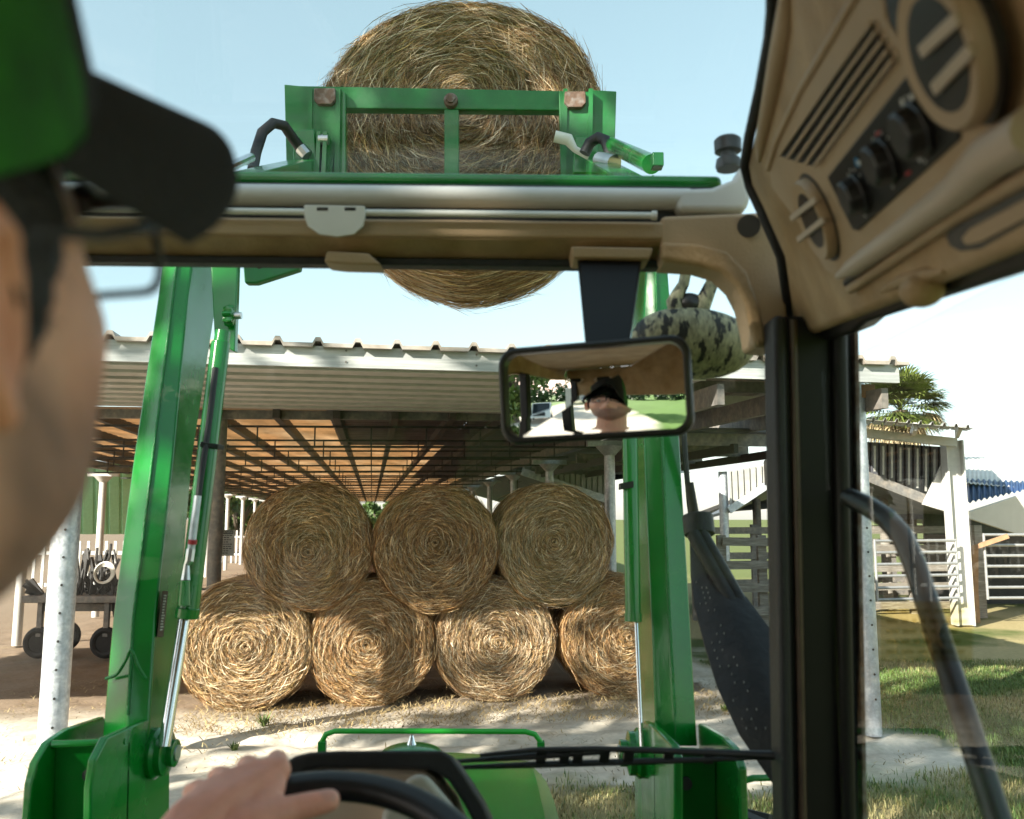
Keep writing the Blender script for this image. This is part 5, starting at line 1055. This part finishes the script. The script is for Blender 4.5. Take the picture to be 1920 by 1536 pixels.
# right hand on the joystick (below the picture)
J = Vector((.03, .50, Z(-.64))); limb([(.02, .46, Z(-.62)), J], [.03, .034])
for k in range(4): a = J + Vector((-.03 + k * .018, .02, .01)); limb([a, a + Vector((0, .035, -.005)), a + Vector((0, .045, -.03)), a + Vector((0, .025, -.045))], [.010, .009, .0085, .0075], 10)
limb([J + Vector((-.03, 0, 0)), J + Vector((-.045, .03, -.015)), J + Vector((-.035, .055, -.02))], [.013, .0105, .009], 10)
for sx in (-.13, .13): limb([(-.3 + sx * .7, .05, Z(-.78)), (-.3 + sx * 1.4, .46, Z(-.74)), (-.3 + sx * 1.3, .62, Z(-1.08))], [.09, .062, .05]); limb([(-.3 + sx * 1.3, .60, Z(-1.07)), (-.3 + sx * 1.4, .74, Z(-1.075))], [.045, .035])
tmp = bd.build('person', 'skin', None, smooth=0)
md = tmp.modifiers.new('r', 'REMESH'); md.mode = 'VOXEL'; md.voxel_size = .0030
md2 = tmp.modifiers.new('s', 'SMOOTH'); md2.factor = .5; md2.iterations = 4
dgp = bpy.context.evaluated_depsgraph_get(); me = bpy.data.meshes.new_from_object(tmp.evaluated_get(dgp)); tmp.modifiers.clear(); old = tmp.data; tmp.data = me; bpy.data.meshes.remove(old)
person = tmp; me.materials.clear(); me.materials.append(M['skin']); me.polygons.foreach_set('use_smooth', [True] * len(me.polygons))
V = np.zeros(len(me.vertices) * 3, np.float32); me.vertices.foreach_get('co', V); V = V.reshape(-1, 3)
inv = np.array(HM.inverted()); hl = V @ inv[:3, :3].T + inv[:3, 3]
skin = np.array([.80, .42, .31]); C = np.tile(skin, (len(V), 1)).astype(np.float32)
gs = lambda a, s: np.exp(-(a / s) ** 2)
hx, hy, hz = hl.T; hd_ = (np.abs(hx) < .12) & (hz > -.16)
beard = np.clip((-.026 - hz + np.clip(.03 - hy, 0, .1) * .9) / .024, 0, 1) * np.clip((hy + .012) / .02, 0, 1) * (hz > -.125) ; beard = np.maximum(beard * np.where((np.abs(hx) < .03) & (hz > -.055) & (hy > .08), 0, 1), gs(hz + .058, .005) * gs(hx, .026) * (hy > .08)) * hd_
lips = gs(hz + .072, .010) * gs(hx, .021) * (hy > .085) * hd_
nz = fbm(V[:, 0] * 260, V[:, 2] * 260 + V[:, 1] * 190, 2)
C = C * (1 - np.array([.58, .57, .54]) * (beard * (.75 + .5 * nz))[:, None]); C = C * (1 - lips * .5)[:, None] + np.array([.34, .11, .09]) * (lips * .5)[:, None]
red = (gs(np.abs(hx) - .05, .022) * gs(hz + .03, .022) * (hy > .03) * hd_ * .35 + ((np.abs(hx) > .080) & (np.abs(hy + .01) < .04) & (np.abs(hz) < .045)) * .45)  # cheek flush; reddened ears put their warm glow into the skin colour
C = C * (1 - red[:, None]) + np.array([.80, .27, .13]) * red[:, None]
tip = np.array(tb[-1]); dn = np.linalg.norm(V - (tip + np.array(WN) * .008), axis=1); nail = (dn < .009) * .6; C = C * (1 - nail[:, None]) + np.array([.66, .40, .34]) * nail[:, None]
kn = sum(gs(np.linalg.norm(V - np.array(p), axis=1), .016) for p in mcps); C = C * (1 - np.clip(kn, 0, 1)[:, None] * .18) + np.array([.50, .20, .15]) * np.clip(kn, 0, 1)[:, None] * .18
C[V[:, 2] < CH - .17] *= np.array([1.0, .86, .82])
ca = me.color_attributes.new('Col', 'FLOAT_COLOR', 'POINT'); ca.data.foreach_set('color', np.concatenate([C, np.ones((len(C), 1))], 1).astype(np.float32).ravel())
tag(person, 'driver in black and green cap and glasses, left hand on the steering wheel', 'person'); ORG[person.name] = Vector()
# eyes, brows, hair
for s in (-1, 1):
    q = MB(); q.ell(Hp(s * .033, .0700, .008), (.0118,) * 3, 20, 14); ey = q.build('eye', 'eye', person, smooth=80); q = MB(); q.ell(Hp(s * .0335, .0772, .009), (.0056,) * 3, 12, 8); q.build('iris', 'iris', ey, smooth=80)
    MB().tube([Hp(s * .014, .1015, .029), Hp(s * .030, .099, .034), Hp(s * .050, .084, .030)], [.0035, .0045, .002], 8).build('eyebrow', 'hair', person, smooth=60)
q = MB(); n1, n2 = len(HG), len(HG[0]); ok = lambda p: (p.z > .045) or (p.y < .004 and p.z > -.062 and not (abs(p.x) > .06 and p.y > -.035 and p.z < .03)) or (abs(p.x) > .045 and .0 < p.y < .036 - .75 * max(0, .020 - p.z) and p.z > -.022)
vs = []; fs = []; idx = {}
def hv(i, j):
    j %= n2
    if (i, j) not in idx:
        p = HG[i][j]; r = random.Random(i * 999 + j); idx[(i, j)] = len(vs); vs.append(HM @ (p * (1 + (.0045) / max(p.length, .05))))
    return idx[(i, j)]
for i in range(n1 - 1):
    for j in range(n2):
        if ok((HG[i][j] + HG[i + 1][(j + 1) % n2]) / 2): fs.append([hv(i, j), hv(i, j + 1), hv(i + 1, j + 1), hv(i + 1, j)])
q.add(vs, fs); hair = q.build('hair', 'hair', person, smooth=80); s0 = hair.modifiers.new('s', 'SMOOTH'); s0.factor = .6; s0.iterations = 5; sd = hair.modifiers.new('t', 'SOLIDIFY'); sd.thickness = .005; sd.offset = 0
r = np.random.default_rng(5); hp = []
for k in range(7000):
    f = random.choice(fs); p = (q.v[f[0]] * random.random() + q.v[f[2]] * random.random() + q.v[f[1]] * .5); p = sum((q.v[a] for a in f), Vector()) / 4 + Vector(r.normal(0, .0015, 3)); n = (p - HC).normalized(); dn_ = (Vector((0, -.35, -1)) + Vector(r.normal(0, .35, 3)) + n * .35).normalized() * random.uniform(.005, .011); sdv = dn_.cross(n).normalized() * .0006; hp += [p - sdv, p + sdv, p + dn_ + sdv * .2, p + dn_ - sdv * .2]
arrays('hair_strands', np.array([tuple(v) for v in hp]), np.arange(len(hp)).reshape(-1, 4), 'hair', person)
# cap: crown, brim, button
q = MB(); rings = []; NA = 72
prof = [(1.0, 0.0), (1.03, .02), (1.02, .05), (.965, .08), (.84, .105), (.62, .122), (.34, .132), (.1, .136), (.02, .137)]
for k, (s, h) in enumerate(prof):
    ring = []
    for j in range(NA):
        a = 2 * PI * j / NA; fy = math.sin(a); front = max(0, fy)
        x = .0875 * s * math.cos(a); y = (.108 + .006 * front) * s * fy - .002; z = .034 + .022 * front - .012 * max(0, -fy) + h * (1 + .0 * front) + .022 * front * (h > .03) * (1 - abs(h - .09) / .09)
        ring.append(HM @ Vector((x, y, z)))
    rings.append(ring)
q.loft(rings, caps=False)
inner = [[HC + (p - HC) * .972 for p in r_] for r_ in rings]; q.loft([rings[0], inner[0]], caps=False); q.loft(inner, caps=False)
for i, f in enumerate(q.f):
    c = HM.inverted() @ (sum((q.v[a] for a in f), Vector()) / len(f)); q.m[i] = 0 if (c.y > .058 or c.z > .150) else 1
cap = q.build('cap', ['capblack', 'capgreen'], person, smooth=80)
q = MB(); top = []
nu, nv = 33, 12
def brim(u, v, o=0.0):
    a = u * R_(74); xr, yr = .0890 * math.sin(a), .111 * math.cos(a) - .002
    x = xr * (1 + .10 * v * (1 - abs(u))); y = yr + v * (.098 * math.cos(u * R_(62)) ** .8 + .004)
    z = .096 - .056 * (abs(x) / .085) ** 1.9 - .10 * v * .26 + .006 * v * (1 - u * u) + o
    return HM @ Vector((x, y, z))
gu = [-1 + 2 * i / (nu - 1) for i in range(nu)]; gv = [i / (nv - 1) for i in range(nv)]
tp_ = [[brim(u, v) for v in gv] for u in gu]; bt_ = [[brim(u, v, -.004) for v in gv] for u in gu]
q.loft([a + b[::-1] for a, b in zip(tp_, bt_)]); q.build('brim', 'capblack', cap, smooth=60)
q = MB(); q.ell(Hp(0, -.002, .172), (.008, .008, .005), 12, 8); q.build('button', 'capgreen', cap)
# glasses
q = MB()
for s in (-1, 1):
    pts = [Hp(s * .034 + a, .107 - abs(s * .034 + a) ** 2 * 1.9, .010 + b) for a, b in rrect(.055, .036, .012, 5)]; q.tube(pts + [pts[0], pts[1]], .0019, 8)
    q.tube([Hp(s * .008, .1075, .016), Hp(0, .109, .018)], .002, 8); q.tube([Hp(s * .061, .100, .018), Hp(s * .071, .092, .018), Hp(s * .0765, .05, .016), Hp(s * .081, -.008, .022), Hp(s * .080, -.024, .008)], [.003, .003, .0026, .0022, .002], 8)
q.tube([Hp(-.062, .0995, .0265), Hp(-.034, .105, .0295), Hp(-.008, .1075, .0255), Hp(0, .109, .021), Hp(.008, .1075, .0255), Hp(.034, .105, .0295), Hp(.062, .0995, .0265)], .003, 8)
gl = q.build('glasses', 'black', person, smooth=60)
for s in (-1, 1): MB().prism([Hp(s * .034 + a, .107 - abs(s * .034 + a) ** 2 * 1.9, .010 + b) for a, b in rrect(.053, .034, .012, 5)], HM.to_3x3() @ Vector((0, .0012, 0))).build('spectacle_lens', 'lens', gl, smooth=0)
# clothes
bd = MB()
limb([(-.275, .20, Z(-.185)), (-.275, .19, Z(-.24)), (-.285, .14, Z(-.42)), (-.295, .07, Z(-.62)), (-.3, .02, Z(-.78))], [.078, .122, .147, .143, .150])
limb([(-.12, .185, Z(-.235)), (-.43, .19, Z(-.235))], [.069, .069]); limb([(-.2, .17, Z(-.36)), (-.36, .17, Z(-.36))], [.132, .132])
limb([(-.445, .19, Z(-.25)), (-.475, .30, Z(-.37))], [.069, .062]); limb([(-.105, .185, Z(-.25)), (-.06, .22, Z(-.40))], [.069, .062])
def cloth(name, m):
    o = bd.build(name, m, person, smooth=0); md = o.modifiers.new('r', 'REMESH'); md.mode = 'VOXEL'; md.voxel_size = .008; s_ = o.modifiers.new('s', 'SMOOTH'); s_.iterations = 6
    me = bpy.data.meshes.new_from_object(o.evaluated_get(bpy.context.evaluated_depsgraph_get())); o.modifiers.clear(); o.data = me; me.polygons.foreach_set('use_smooth', [True] * len(me.polygons))
cloth('shirt', 'shirt')
bd = MB()
for sx in (-.13, .13): limb([(-.3 + sx * .7, .05, Z(-.78)), (-.3 + sx * 1.4, .46, Z(-.74)), (-.3 + sx * 1.3, .60, Z(-1.04))], [.102, .074, .064])
limb([(-.36, .03, Z(-.79)), (-.24, .03, Z(-.79))], [.125, .125]); cloth('trousers', 'denim')
